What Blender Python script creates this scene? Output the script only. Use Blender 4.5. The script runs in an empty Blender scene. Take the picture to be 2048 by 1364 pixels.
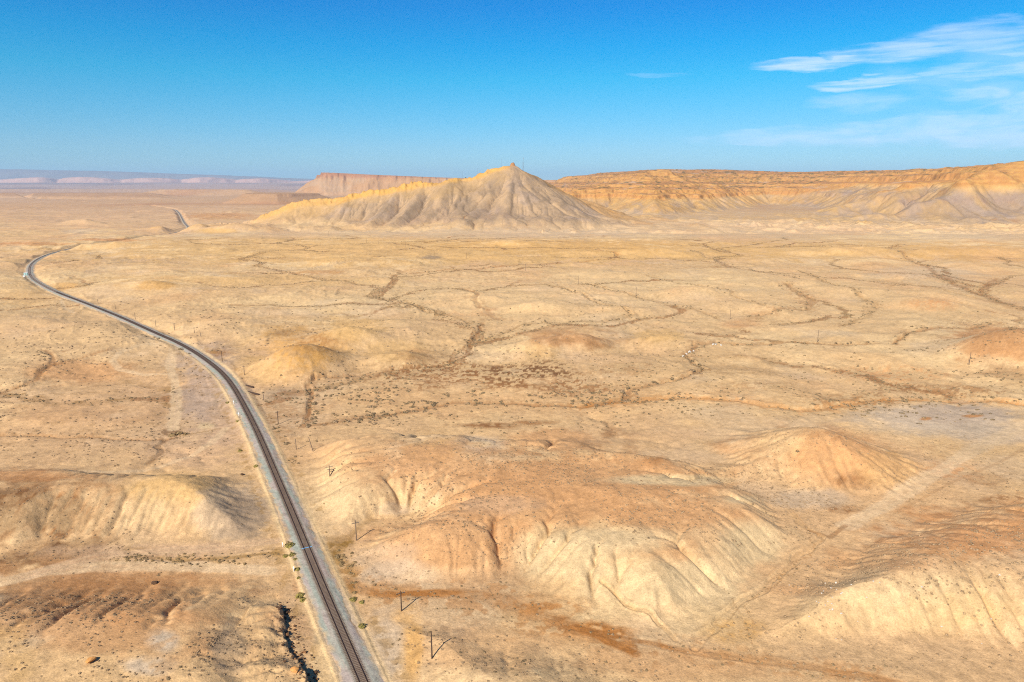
import bpy, bmesh, math, random
import numpy as np
from math import radians, sin, cos, tan, atan, atan2, pi
C = bpy.context.scene.collection
scn = bpy.context.scene
random.seed(7)
# ------------------------------------------------------------------ camera, sky, sun, exposure
CAM_H = 100.0
FPX = 1365.0
PITCH = atan((682 - 368) / FPX)
CP, SP = cos(PITCH), sin(PITCH)
cam_data = bpy.data.cameras.new('camera')
cam_data.sensor_width = 36.0
cam_data.lens = 36.0 * FPX / 2048.0
cam_data.clip_start = 0.5
cam_data.clip_end = 200000.0
cam = bpy.data.objects.new('camera', cam_data)
C.objects.link(cam)
cam.location = (0, 0, CAM_H)
cam.rotation_euler = (pi / 2 - PITCH, 0, 0)
scn.camera = cam
SUN_EL = radians(40)
SHADOW_AZ = radians(30)          # shadows fall away from the camera and to the right
sun_dir_from = (-sin(SHADOW_AZ) * cos(SUN_EL), -cos(SHADOW_AZ) * cos(SUN_EL), sin(SUN_EL))   # towards the sun
sd = bpy.data.lights.new('sun', 'SUN')
sd.energy = 4.0
sd.angle = radians(0.5)
sd.color = (1.0, 0.94, 0.84)
sun = bpy.data.objects.new('sun', sd)
C.objects.link(sun)
from mathutils import Vector
sun.rotation_euler = Vector(sun_dir_from).to_track_quat('Z', 'Y').to_euler()
sun.location = (0, 0, 500)
scn.view_settings.view_transform = 'Standard'
scn.view_settings.look = 'None'
scn.view_settings.gamma = 1.0
scn.view_settings.exposure = 0.95
scn.cycles.use_denoising = False
scn.cycles.filter_width = 1.1

world = bpy.data.worlds.new('World')
scn.world = world
world.use_nodes = True
nt = world.node_tree
nt.nodes.clear()
N = nt.nodes.new
L = nt.links.new
def mth(op, a, b=None, c=None, clamp=False):
    n = N('ShaderNodeMath'); n.operation = op; n.use_clamp = clamp
    for i, v in enumerate((a, b, c)):
        if v is None: continue
        if isinstance(v, (int, float)): n.inputs[i].default_value = v
        else: L(v, n.inputs[i])
    return n.outputs[0]
sky = N('ShaderNodeTexSky'); sky.sky_type = 'NISHITA'; sky.sun_disc = False
sky.sun_elevation = SUN_EL
sky.sun_rotation = atan2(sun_dir_from[0], sun_dir_from[1])
sky.altitude = 1400; sky.air_density = 1.0; sky.dust_density = 0.25; sky.ozone_density = 3.0
tc = N('ShaderNodeTexCoord')
sep = N('ShaderNodeSeparateXYZ'); L(tc.outputs['Generated'], sep.inputs[0])
el = mth('ARCSINE', sep.outputs[2])
az = mth('ARCTAN2', sep.outputs[0], sep.outputs[1])
# deepen the zenith blue as a polarised clear desert sky has it
ramp = N('ShaderNodeValToRGB')
er = ramp.color_ramp
er.interpolation = 'LINEAR'
SKY_STOPS = [(0.0, (.66, .90, 1.10)), (.032, (.56, .93, 1.15)), (.0886, (.10, 1.06, 1.30)), (.115, (0, .98, 1.38)), (.145, (0, .84, 1.42)), (.3, (.02, .62, 1.3)), (.5, (.3, .65, 1.1)), (1.0, (.35, .65, 1.05))]
while len(er.elements) < len(SKY_STOPS): er.elements.new(0.5)
for e, (p, c) in zip(er.elements, SKY_STOPS):
    e.position = p; e.color = (*[v / 2 for v in c], 1)
eln = mth('DIVIDE', el, pi / 2, clamp=True)
L(eln, ramp.inputs[0])
mul = N('ShaderNodeMix'); mul.data_type = 'RGBA'; mul.blend_type = 'MULTIPLY'; mul.inputs[0].default_value = 1
L(sky.outputs[0], mul.inputs[6]); L(ramp.outputs[0], mul.inputs[7])
def px_dir(px, py):
    x = (px - 1024) / FPX; u = (682 - py) / FPX
    v = Vector((x, CP + u * SP, -SP + u * CP)).normalized()
    return atan2(v.x, v.y), math.asin(v.z)
# thin cirrus: soft streaks laid out in azimuth and elevation
def cloud_mask():
    comb = N('ShaderNodeCombineXYZ'); L(az, comb.inputs[0]); L(el, comb.inputs[1])
    def noise(sx, sy, rot, detail, seed):
        mp = N('ShaderNodeMapping'); L(comb.outputs[0], mp.inputs[0])
        mp.inputs['Rotation'].default_value = (0, 0, rot); mp.inputs['Scale'].default_value = (sx, sy, 1)
        mp.inputs['Location'].default_value = (seed, seed * 1.7, 0)
        n = N('ShaderNodeTexNoise'); n.inputs['Scale'].default_value = 1; n.inputs['Detail'].default_value = detail
        n.inputs['Roughness'].default_value = .55; n.inputs['Distortion'].default_value = .35
        L(mp.outputs[0], n.inputs['Vector']); return n.outputs[0]
    fine = noise(15, 200, -.10, 10, 3.1)
    soft = noise(14, 50, -.12, 6, 9.4)
    warp = mth('MULTIPLY', mth('SUBTRACT', noise(10, 40, 0, 4, 5.5), .5), .03)
    # px centre, half length, half height, tilt(px dy/dx up), strength, fine share
    clouds = [(1640, 124, 160, 16, .10, .85, .75), (1790, 104, 190, 26, .11, .75, .55), (1960, 70, 210, 38, .08, .62, .4), (2060, 92, 200, 20, .04, .6, .6),
              (1735, 168, 140, 14, .05, .8, .8), (1960, 140, 180, 20, .08, .6, .6), (2120, 135, 170, 28, .02, .7, .5),
              (1720, 203, 130, 22, .04, .42, .15), (1945, 192, 100, 32, .06, .7, .1), (2100, 210, 150, 52, .08, .65, .1),
              (1800, 264, 420, 32, .05, .62, .2), (1500, 276, 170, 16, .02, .4, .3), (2050, 262, 300, 42, .02, .62, .1), (1320, 152, 75, 6, .0, .18, .9),
              (2300, 120, 300, 110, .1, .7, .3), (2050, 150, 420, 120, .05, .30, .1)]
    tot = None
    for (cx, cy, rx, ry, tl, st, fs) in clouds:
        a0, e0 = px_dir(cx, cy); a1, e1 = px_dir(cx + rx, cy - rx * tl); _, e2 = px_dir(cx, cy - ry)
        ra = a1 - a0; tlt = (e1 - e0) / ra; re = e2 - e0
        da = mth('SUBTRACT', az, a0)
        de = mth('ADD', mth('SUBTRACT', mth('SUBTRACT', el, e0), mth('MULTIPLY', da, tlt)), warp)
        q = mth('ADD', mth('POWER', mth('DIVIDE', da, ra), 2), mth('POWER', mth('DIVIDE', de, re), 2))
        m = mth('SUBTRACT', 1, q, clamp=True)
        m = mth('POWER', m, .8)
        nz = mth('ADD', mth('MULTIPLY', fine, fs), mth('MULTIPLY', soft, 1 - fs))
        mr = N('ShaderNodeMapRange'); mr.interpolation_type = 'SMOOTHSTEP'
        L(mth('ADD', nz, mth('MULTIPLY', m, .16)), mr.inputs[0])
        mr.inputs[1].default_value = .40; mr.inputs[2].default_value = .80
        v = mth('MULTIPLY', mth('MULTIPLY', mr.outputs[0], mth('MINIMUM', mth('MULTIPLY', m, 1.9), 1)), st)
        tot = v if tot is None else mth('MAXIMUM', tot, v)
    return mth('MULTIPLY', tot, .68)
cm = N('ShaderNodeMix'); cm.data_type = 'RGBA'
L(cloud_mask(), cm.inputs[0]); L(mul.outputs[2], cm.inputs[6]); cm.inputs[7].default_value = (5.2, 5.6, 7.2, 1)
bg = N('ShaderNodeBackground'); bg.inputs[1].default_value = 0.10
L(cm.outputs[2], bg.inputs[0])
wo = N('ShaderNodeOutputWorld'); L(bg.outputs[0], wo.inputs[0])
N = L = None

# ------------------------------------------------------------------ view geometry used to place things in the world
def W(px, py, z=0.0):
    """the world point at height z that the photograph shows at a pixel of the 2048x1364 frame"""
    x = (px - 1024) / FPX; u = (682 - py) / FPX
    dy = CP + u * SP; dz = -SP + u * CP
    t = (z - CAM_H) / dz
    return (x * t, dy * t)
def WP(pts, z=0.0): return np.array([W(a, b, z) for a, b in pts])
def depth_h(px, py, D):
    """height of what shows at a pixel at ground distance D"""
    u = (682 - py) / FPX
    dy = CP + u * SP; dz = -SP + u * CP
    return CAM_H + dz * D / dy
def project(X, Y, Z):
    dpt = Y * CP - (Z - CAM_H) * SP
    up = Y * SP + (Z - CAM_H) * CP
    return 1024 + FPX * X / dpt, 682 - FPX * up / dpt

# ------------------------------------------------------------------ noise
_rng = np.random.default_rng(11)
_TAB = _rng.random((256, 256)).astype(np.float32)
def vnoise(x, y):
    xf = np.floor(x); yf = np.floor(y)
    fx = x - xf; fy = y - yf
    xi = xf.astype(np.int64) & 255; yi = yf.astype(np.int64) & 255
    x1 = (xi + 1) & 255; y1 = (yi + 1) & 255
    fx = fx * fx * fx * (fx * (fx * 6 - 15) + 10); fy = fy * fy * fy * (fy * (fy * 6 - 15) + 10)
    a = _TAB[xi, yi]; b = _TAB[x1, yi]; c = _TAB[xi, y1]; d = _TAB[x1, y1]
    return (a + (b - a) * fx + (c - a) * fy + (a - b - c + d) * fx * fy) * 2 - 1
def fbm(X, Y, scale, octv=4, seed=0, gain=.5, ridge=False):
    out = np.zeros(np.shape(X), np.float32); amp = 1.0; tot = 0; s = scale
    ca, sa = cos(.62), sin(.62)
    x = X + seed * 37.7; y = Y - seed * 91.3
    for o in range(octv):
        n = vnoise(x / s + o * 17.3, y / s - o * 9.1)
        if ridge: n = 1 - 2 * np.abs(n)
        out += n.astype(np.float32) * amp; tot += amp; amp *= gain; s *= .49
        x, y = x * ca - y * sa, x * sa + y * ca
    return out / tot
def sstep(a, b, x):
    t = np.clip((x - a) / (b - a), 0, 1); return t * t * (3 - 2 * t)
def seg_d(X, Y, P, R, closed=False):
    """distance to a polyline, np.inf beyond R; and the fraction along it"""
    d = np.full(X.shape, np.inf, np.float32); n = len(P); t_ = np.zeros(X.shape, np.float32)
    for i in range(n if closed else n - 1):
        ax, ay = P[i]; bx, by = P[(i + 1) % n]
        m = (X > min(ax, bx) - R) & (X < max(ax, bx) + R) & (Y > min(ay, by) - R) & (Y < max(ay, by) + R)
        idx = np.nonzero(m)
        if len(idx[0]) == 0: continue
        x = X[idx]; y = Y[idx]; vx = bx - ax; vy = by - ay
        t = np.clip(((x - ax) * vx + (y - ay) * vy) / (vx * vx + vy * vy + 1e-9), 0, 1)
        dd = np.hypot(x - ax - t * vx, y - ay - t * vy)
        old = d[idx]; better = dd < old
        d[idx] = np.where(better, dd, old); t_[idx] = np.where(better, (i + t) / (n - 1 if not closed else n), t_[idx])
    return d, t_
def inside(X, Y, P):
    r = np.zeros(X.shape, bool); n = len(P)
    for i in range(n):
        ax, ay = P[i]; bx, by = P[(i + 1) % n]
        if ay == by: continue
        c = ((ay > Y) != (by > Y)) & (X < (bx - ax) * (Y - ay) / (by - ay) + ax)
        r ^= c
    return r
def poly_in(X, Y, P, R):
    """distance inside a polygon (0 outside), capped at R"""
    out = np.zeros(X.shape, np.float32)
    x0, y0 = P.min(0); x1, y1 = P.max(0)
    idx = np.nonzero((X > x0) & (X < x1) & (Y > y0) & (Y < y1))
    if len(idx[0]) == 0: return out
    x = X[idx]; y = Y[idx]
    d, _ = seg_d(x, y, P, R, True)
    out[idx] = np.where(inside(x, y, P), np.minimum(d, R), 0)
    return out

# ------------------------------------------------------------------ the railway line
RAIL_PX = [(726.6, 1364), (700, 1300), (655.5, 1200), (619.3, 1110), (565, 980), (535, 910), (508.4, 850), (458, 760), (413.5, 720), (362, 688),
           (307.6, 664), (239, 633), (171, 606), (112.8, 583.7), (82, 568), (63, 554.6), (58.8, 542.6), (62, 529), (77, 517), (99, 507.5), (119.6, 502.3), (147, 495.8),
           (236, 483.5), (324.7, 469.9), (374, 457.9), (367.4, 443.5), (355.4, 423), (341.8, 417.9), (290, 411), (205, 406.6), (85, 399), (31, 392.6)]
_r = WP(RAIL_PX, 0.35)
_d0 = (_r[0] - _r[2]) / np.linalg.norm(_r[0] - _r[2])
_r = np.vstack([_r[0] + _d0 * 95, _r[0] + _d0 * 45, _r])
def catmull(P, step):
    """smooth, then resample by length"""
    out = []
    n = len(P)
    for i in range(n - 1):
        p0 = P[max(i - 1, 0)]; p1 = P[i]; p2 = P[i + 1]; p3 = P[min(i + 2, n - 1)]
        k = max(2, int(np.linalg.norm(p2 - p1) / 4))
        for j in range(k):
            t = j / k
            out.append(.5 * ((2 * p1) + (p2 - p0) * t + (2 * p0 - 5 * p1 + 4 * p2 - p3) * t * t + (3 * p1 - p0 - 3 * p2 + p3) * t ** 3))
    out.append(P[-1]); out = np.array(out)
    for _ in range(2):
        for _k in range(12): out[1:-1] = .25 * out[:-2] + .5 * out[1:-1] + .25 * out[2:]
    s = np.concatenate([[0], np.cumsum(np.linalg.norm(np.diff(out, axis=0), axis=1))])
    q = np.arange(0, s[-1], step)
    return np.stack([np.interp(q, s, out[:, 0]), np.interp(q, s, out[:, 1])], 1)
RAIL = catmull(_r, 2.0)
RAIL_C = RAIL[::6]

# ------------------------------------------------------------------ terrain: the land before erosion
def hill(X, Y, px, py_foot, rx, h, ry=None, seed=0, sharp=1.0, warp=.18):
    ry = ry or rx
    cx, cy = W(px, py_foot); cx *= (cy + ry * .8) / cy; cy += ry * .8; h = h * (1.3 if cy > 300 else 1.0)
    idx = np.nonzero((np.abs(X - cx) < rx * 1.5) & (np.abs(Y - cy) < ry * 1.5))
    if len(idx[0]) == 0: return 0
    out = np.zeros(X.shape, np.float32)
    x = X[idx]; y = Y[idx]
    dx = (x - cx) / rx; dy = (y - cy) / ry
    q = np.hypot(dx, dy) * (1 + warp * fbm(x, y, rx * .8, 3, seed))
    q = np.clip(q, 0, 1)
    # a rounded crown, straight flanks and a concave foot
    v = 1 - (q * q * (3 - 2 * q)) if sharp == 1.0 else (1 - q) ** sharp * (1 + (sharp - 1) * q)
    out[idx] = h * v
    return out
POLYS = [  # px outline of the foot at z=0, height, slope width (m)
    # front left hill, its rim falls to the railway
    ([(-500, 1190), (-100, 1172), (120, 1150), (300, 1146), (470, 1146), (560, 1150), (612, 1195), (640, 1260), (672, 1364), (700, 1600), (-700, 1700)], 6.0, 24),
    # the bluff behind it
    ([(-700, 1130), (-100, 1115), (0, 1112), (110, 1092), (250, 1086), (420, 1090), (520, 1082), (550, 1040), (538, 985), (518, 948), (480, 934), (200, 930), (-700, 925)], 9.0, 22),
    # big orange plateau right of the railway: domed spur in front, cream scarp to its right
    ([(588, 900), (590, 960), (612, 1020), (650, 1070), (690, 1082), (745, 1052), (800, 1040), (745, 1062), (697, 1100), (700, 1136), (760, 1168), (850, 1188), (960, 1178), (1032, 1158), (1062, 1192), (1150, 1226), (1215, 1236), (1245, 1262), (1330, 1280), (1420, 1245), (1475, 1198), (1545, 1152), (1625, 1082), (1560, 1000), (1440, 950), (1300, 925), (1180, 890), (1000, 880), (880, 868), (760, 865), (650, 878)], 7.8, 17),
    # hill at the front right
    ([(1478, 1262), (1548, 1192), (1655, 1100), (1760, 1055), (1900, 1010), (2300, 980), (2700, 1300), (2200, 1345), (1900, 1310), (1700, 1300), (1570, 1288)], 9.5, 20),
    # low hill with the telegraph poles
    ([(700, 1190), (730, 1260), (775, 1364), (850, 1600), (1500, 1600), (1330, 1364), (1230, 1310), (1100, 1262), (960, 1225), (800, 1205)], 4.5, 22),
]
POLYS_W = [(WP(p), h, w) for p, h, w in POLYS]
# valleys and gullies: px polyline, half width m, depth m, colour name, strength
GULLIES = [
    ([(612, 850), (622, 820), (628, 790), (620, 768), (640, 758), (700, 752), (780, 742), (850, 735), (900, 728), (935, 715), (945, 700), (940, 685), (965, 665), (960, 650)], 1.5, 1.7, 'brown', .9),
    ([(945, 690), (1010, 672), (1060, 655), (1150, 648), (1230, 645), (1262, 635), (1250, 628), (1200, 612), (1150, 590), (1085, 575)], 2.0, 1.3, 'olive', .7),
    ([(990, 640), (975, 625), (950, 610), (958, 598), (930, 580)], 3.0, 1.3, 'brown', .6),
    ([(612, 850), (680, 841), (760, 830), (830, 820), (900, 808), (1000, 805), (1090, 812), (1160, 812), (1250, 800), (1262, 782), (1300, 775), (1340, 770), (1395, 757), (1412, 745), (1385, 730), (1375, 715), (1400, 697), (1440, 692), (1500, 695), (1600, 693), (1700, 697), (1790, 697), (1815, 675), (1850, 664), (1940, 660), (1990, 645)], 1.8, 1.8, 'brown', .85),
    ([(1160, 812), (1240, 806), (1330, 800), (1400, 802), (1480, 805), (1530, 818), (1600, 826), (1650, 822), (1700, 810), (1760, 800), (1850, 798), (1960, 797), (2060, 810), (2200, 812)], 2.6, 1.2, 'rust', .7),
    ([(1500, 638), (1560, 630), (1605, 618), (1620, 605), (1595, 590), (1565, 575)], 3.2, 1.5, 'brown', .8),
    ([(1680, 662), (1720, 640), (1745, 620), (1740, 610), (1700, 590), (1640, 560), (1600, 545)], 2.5, 1.2, 'olive', .6),
    ([(1800, 493), (1765, 505), (1800, 515), (1850, 535), (1870, 552), (1900, 568), (1960, 590), (2048, 620)], 3.0, 1.8, 'brown', .7),
    ([(1870, 552), (1960, 590), (1975, 575), (1990, 560)], 3.0, 1.2, 'brown', .7),
    ([(1170, 502), (1230, 515), (1225, 523), (1150, 530), (900, 545), (780, 555)], 2.5, 1.8, 'rustbrown', .7),
    ([(760, 600), (800, 605), (850, 625), (905, 637), (930, 650)], 2.0, 1.2, 'olive', .7),
    ([(330, 550), (450, 547), (600, 545), (700, 535), (800, 530)], 3.0, 1.5, 'greybrown', .6),
    ([(110, 542), (250, 530), (370, 521), (420, 518)], 3.0, 1.2, 'greybrown', .6),
    ([(0, 862), (60, 862), (130, 862), (240, 866), (310, 868), (335, 868), (360, 864)], 1.1, 1.3, 'brown', .8),
    ([(296, 916), (318, 900), (312, 884), (335, 868)], 1.2, 2.0, 'dark', .8),
    ([(-80, 790), (0, 783), (60, 765), (98, 735), (92, 718), (85, 706)], 1.6, 1.5, 'brown', .8),
    ([(98, 735), (150, 722), (220, 707)], 1.3, 1.2, 'brown', .7),
    ([(1640, 1075), (1612, 1100), (1572, 1128), (1540, 1152), (1490, 1195), (1440, 1235), (1380, 1285)], 1.3, 4.2, 'ochre', .12),
    ([(1640, 1075), (1600, 1050), (1560, 1000)], 1.0, 1.2, 'ochre', .2),
    ([(690, 1160), (740, 1178), (800, 1187), (900, 1185), (1000, 1197), (1100, 1235), (1200, 1268), (1262, 1298)], 2.3, 1.2, 'rustbrown', 1.0),
    ([(1130, 1246), (1210, 1262), (1290, 1280), (1400, 1298), (1500, 1312), (1650, 1332), (1800, 1364)], 1.4, 1.0, 'rustbrown', .85),
    ([(560, 1108), (470, 1114), (400, 1122), (340, 1127), (285, 1114), (248, 1107)], 1.1, 1.2, 'scrub', .75),
    ([(640, 1130), (690, 1160)], 1.4, .7, 'scrub', .6),
    ([(750, 1040), (715, 1062), (682, 1092), (660, 1105)], 1.2, 1.2, 'scrub', .5),
    ([(1340, 1270), (1300, 1230), (1200, 1180)], .8, .8, 'ochre', .3),
    ([(2048, 620), (1950, 600), (1850, 575), (1750, 560)], 2.5, 1.0, 'olive', .5),
    ([(1380, 505), (1440, 530), (1520, 545), (1600, 560)], 3, 1.2, 'greybrown', .5),
    ([(1165, 570), (1230, 590), (1310, 605), (1400, 625), (1440, 638)], 2, 1.0, 'olive', .5),
    ([(1300, 560), (1370, 575), (1450, 585), (1460, 598), (1500, 610), (1530, 625)], 2, 1.0, 'olive', .55),
]
GULLIES_W = [(WP(p), w, d, c, s) for p, w, d, c, s in GULLIES]
# main butte: crest points (px, py, distance)
CREST = [(430, 452, 1640), (500, 444, 1660), (530, 430, 1670), (575, 411, 1680), (592, 408, 1682), (608, 399, 1686), (640, 398, 1690), (668, 396, 1690), (700, 388, 1690), (740, 380, 1690), (800, 371, 1690), (850, 361, 1690), (905, 350, 1695), (960, 342, 1700), (1000, 333, 1705), (1022, 328, 1705), (1040, 333, 1712), (1060, 335, 1735), (1078, 339, 1760), (1095, 356, 1765), (1130, 376, 1760), (1180, 404, 1745), (1230, 428, 1720), (1280, 440, 1700)]
CREST_W = []
for a, b, D in CREST:
    z = depth_h(a, b, D); x, y = W(a, b, z); CREST_W.append((x, y, z * (1.035 if 990 < a < 1060 else .97) + 1))
CREST_W = np.array(CREST_W)
SPURS = [  # spurs that come down from the crest toward the camera: px foot, index of crest pt
    ((1000, 470), 15), ((1150, 462), 15), ((1075, 468), 15), ((900, 468), 15), ((830, 466), 12), ((720, 466), 10), ((1220, 455), 16), ((610, 458), 7), ((650, 462), 8), ((770, 466), 11)]
SPUR_W = []
for (a, b), i in SPURS:
    SPUR_W.append((np.array(W(a, b)), CREST_W[i]))
def crest_height(X, Y):
    P = CREST_W
    out = np.zeros(X.shape, np.float32)
    x0, x1 = P[:, 0].min() - 330, P[:, 0].max() + 330
    idx = np.nonzero((X > x0) & (X < x1) & (Y > 1330) & (Y < 2150))
    if len(idx[0]) == 0: return out
    x = X[idx]; y = Y[idx]
    w = fbm(x, y, 70, 3, 5) * 14
    best = np.zeros(x.shape, np.float32)
    for i in range(len(P) - 1):
        a = P[i]; b = P[i + 1]
        vx, vy = b[0] - a[0], b[1] - a[1]
        t = np.clip(((x - a[0]) * vx + (y - a[1]) * vy) / (vx * vx + vy * vy), 0, 1)
        h = a[2] + (b[2] - a[2]) * t
        d = np.hypot(x - a[0] - t * vx, y - a[1] - t * vy)
        d = np.maximum(d + w * np.clip(d / 80, 0, 1), 0)
        # steep top easing into a concave apron
        run = h / .62
        u = np.clip(d / (run * 1.55), 0, 1)
        best = np.maximum(best, h * (1 - u) ** 1.75)
    for f, c in SPUR_W:
        vx, vy = f[0] - c[0], f[1] - c[1]
        t = np.clip(((x - c[0]) * vx + (y - c[1]) * vy) / (vx * vx + vy * vy), 0, 1)
        h = c[2] * (1 - t) ** 1.12
        d = np.hypot(x - c[0] - t * vx, y - c[1] - t * vy)
        best = np.maximum(best, h - d * .72)
    out[idx] = best
    return out
# mesas on the right: foot lines
M1 = WP([(1040, 430), (1180, 428), (1260, 434), (1330, 438), (1420, 432), (1500, 424), (1550, 415), (1600, 421), (1660, 430), (1760, 434), (1900, 438), (2048, 440), (2300, 440), (2700, 440)])
M1 = np.vstack([M1, [[M1[-1][0] + 900, 5200], [-150, 5200], [150, 3300]]])
M2 = WP([(1575, 434), (1640, 440), (1700, 441), (1760, 444), (1830, 446), (1900, 447), (2048, 450), (2300, 452), (2700, 455)])
M2 = np.vstack([M2, [[M2[-1][0] + 900, 3500], [1900, 3500], [1250, 2650], [1080, 2250]]])
M3 = WP([(1770, 449), (1850, 452), (1960, 455), (2048, 455), (2300, 458), (2700, 458)])
M3 = np.vstack([M3, [[M3[-1][0] + 900, 3300], [2100, 3300], [1290, 2520], [1130, 2300], [1075, 2100]]])
def mesa_height(X, Y):
    out = np.zeros(X.shape, np.float32)
    idx = np.nonzero((X > -260) & (Y > 1600) & (Y < 5300))
    if len(idx[0]) == 0: return out
    x = X[idx]; y = Y[idx]
    wx = fbm(x, y, 260, 4, 21) ; wy = fbm(x, y, 260, 4, 22)
    xs = x + wx * 60; ys = y + wy * 60
    fl = fbm(x + 12 * wy, y * .28, 105, 4, 26, ridge=True); fl2 = fbm(x, y * .5, 34, 3, 27, ridge=True)
    def flute(d, k): return np.where(d > 0, np.maximum(d + (fl * 34 + fl2 * 10 - 4) * k * sstep(0, 110, d) * (1 - .6 * sstep(330, 520, d)), 0), 0)
    d1 = flute(poly_in(xs, ys, M1, 1400), .8)
    h1 = np.interp(d1, [0, 55, 140, 190, 310, 450, 640, 1400], [0, 16, 56, 78, 108, 146, 172, 182]) + 7 * fbm(x, y, 420, 3, 24) * sstep(600, 900, d1) + 22 * np.exp(-(((x - 640) / 55) ** 2 + ((y - 3030) / 55) ** 2) ** 2)
    h1 = h1 * (1 - .07 * sstep(1100, 1500, x) * sstep(300, 500, d1))
    d2 = flute(poly_in(xs, ys, M2, 900), 1)
    h2 = np.interp(d2, [0, 50, 150, 260, 340, 500, 900], [0, 16, 66, 112, 122, 126, 130])
    d3 = flute(poly_in(xs, ys, M3, 600), 1.15)
    h3 = np.interp(d3, [0, 50, 150, 250, 300, 600], [0, 20, 86, 134, 148, 149])
    h3 = h3 + 6 * sstep(215, 240, d3) * sstep(1560, 1440, x)
    out[idx] = np.maximum(np.maximum(h1, h2), h3)
    return out
CLIFFS_X = np.array([0, 52, 56, 62, 72, 76, 84, 96, 100, 112, 124, 129, 134, 143, 147, 160, 300], float)
CLIFFS_Y = np.array([0, 49, 51, 65, 70, 79, 84, 91, 99, 104, 112, 122, 130, 138, 148, 158, 300], float)
CLIFFS3_X = np.array([0, 92, 96, 101, 118, 124, 128, 137, 141, 150, 300], float)
CLIFFS3_Y = np.array([0, 90, 100, 103, 110, 130, 132, 136, 146, 150, 300], float)
# cone hills: px apex column, py of foot, rx, h, ry, sharp
HILLS = [
    (1625, 995, 46, 12, 38, 1.0), (600, 765, 38, 15, 36, 1.0), (700, 702, 30, 13, 26, 1.25), (795, 738, 26, 10, 22, 1.0),
    (1060, 724, 27, 8, 26, 1.0), (1160, 716, 26, 11, 26, 1.0), (1318, 705, 34, 6, 30, 1.0), (2025, 752, 50, 17, 42, 1.0),
    (1860, 628, 45, 6, 38, 1.0), (1490, 664, 22, 3.5, 14, 1.0), (170, 800, 40, 4, 26, 1.0), (40, 660, 60, 5, 40, 1.0), (60, 850, 30, 3, 16, 1.0), (270, 745, 24, 4, 26, 1.0),
    (150, 850, 42, 3.5, 16, 1.0), (250, 500, 110, 7, 30, 1.0), (350, 467, 130, 9, 40, 1.0), (160, 455, 70, 9, 40, 1.0), (470, 470, 120, 9, 40, 1.0),
    (1340, 975, 50, 3.5, 12, 1.0), (1130, 912, 40, 2.5, 12, 1.0), (960, 615, 60, 5, 40, 1.0), (1090, 635, 50, 6, 36, 1.0), (1400, 605, 70, 6, 40, 1.0), (1560, 640, 60, 5, 40, 1.0), (1260, 640, 50, 4, 30, 1.0),
    (1000, 500, 120, 6, 60, 1.0), (1300, 520, 130, 7, 60, 1.0), (1700, 520, 150, 8, 60, 1.0), (1950, 520, 150, 9, 60, 1.0), (700, 540, 120, 6, 50, 1.0), (420, 575, 90, 6, 50, 1.0), (280, 590, 70, 6, 40, 1.0), (350, 600, 60, 3, 40, 1.0),
    (1950, 448, 90, 22, 60, 1.0), (1740, 450, 70, 16, 50, 1.0), (1600, 452, 80, 10, 50, 1.0), (2040, 455, 80, 20, 60, 1.0), (1820, 450, 60, 13, 50, 1.0),
    (620, 700, 40, 3, 30, 1.0), (1800, 740, 70, 3, 30, 1.0), (1700, 600, 60, 4, 40, 1.0),
]
def rail_clamp(X, Y, z):
    d, t = seg_d(X, Y, RAIL_C, 60)
    near = d < 60
    dd = np.where(near, d, 60)
    # embankment leans out to the left of the line near the big curve
    hi = np.where(near, np.maximum(dd - 5.2, 0) * .62, 1e3)
    lo = np.where(near, -np.maximum(dd - 4.6, 0) * .40, -1e3)
    z = np.minimum(z, np.where(dd < 60, hi, z))
    z = np.maximum(z, np.where(dd < 60, lo, z))
    return z, dd
def gwarp(X, Y):
    r = np.hypot(X, Y); k = sstep(240, 520, r)
    a = 1.3 + .8 * k; b = .9 + 3.6 * k
    return X + a * fbm(X, Y, 9, 2, 700) + b * fbm(X, Y, 42, 2, 701), Y + a * fbm(X, Y, 9, 2, 702) + b * 1.6 * fbm(X, Y, 42, 2, 703)
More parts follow.
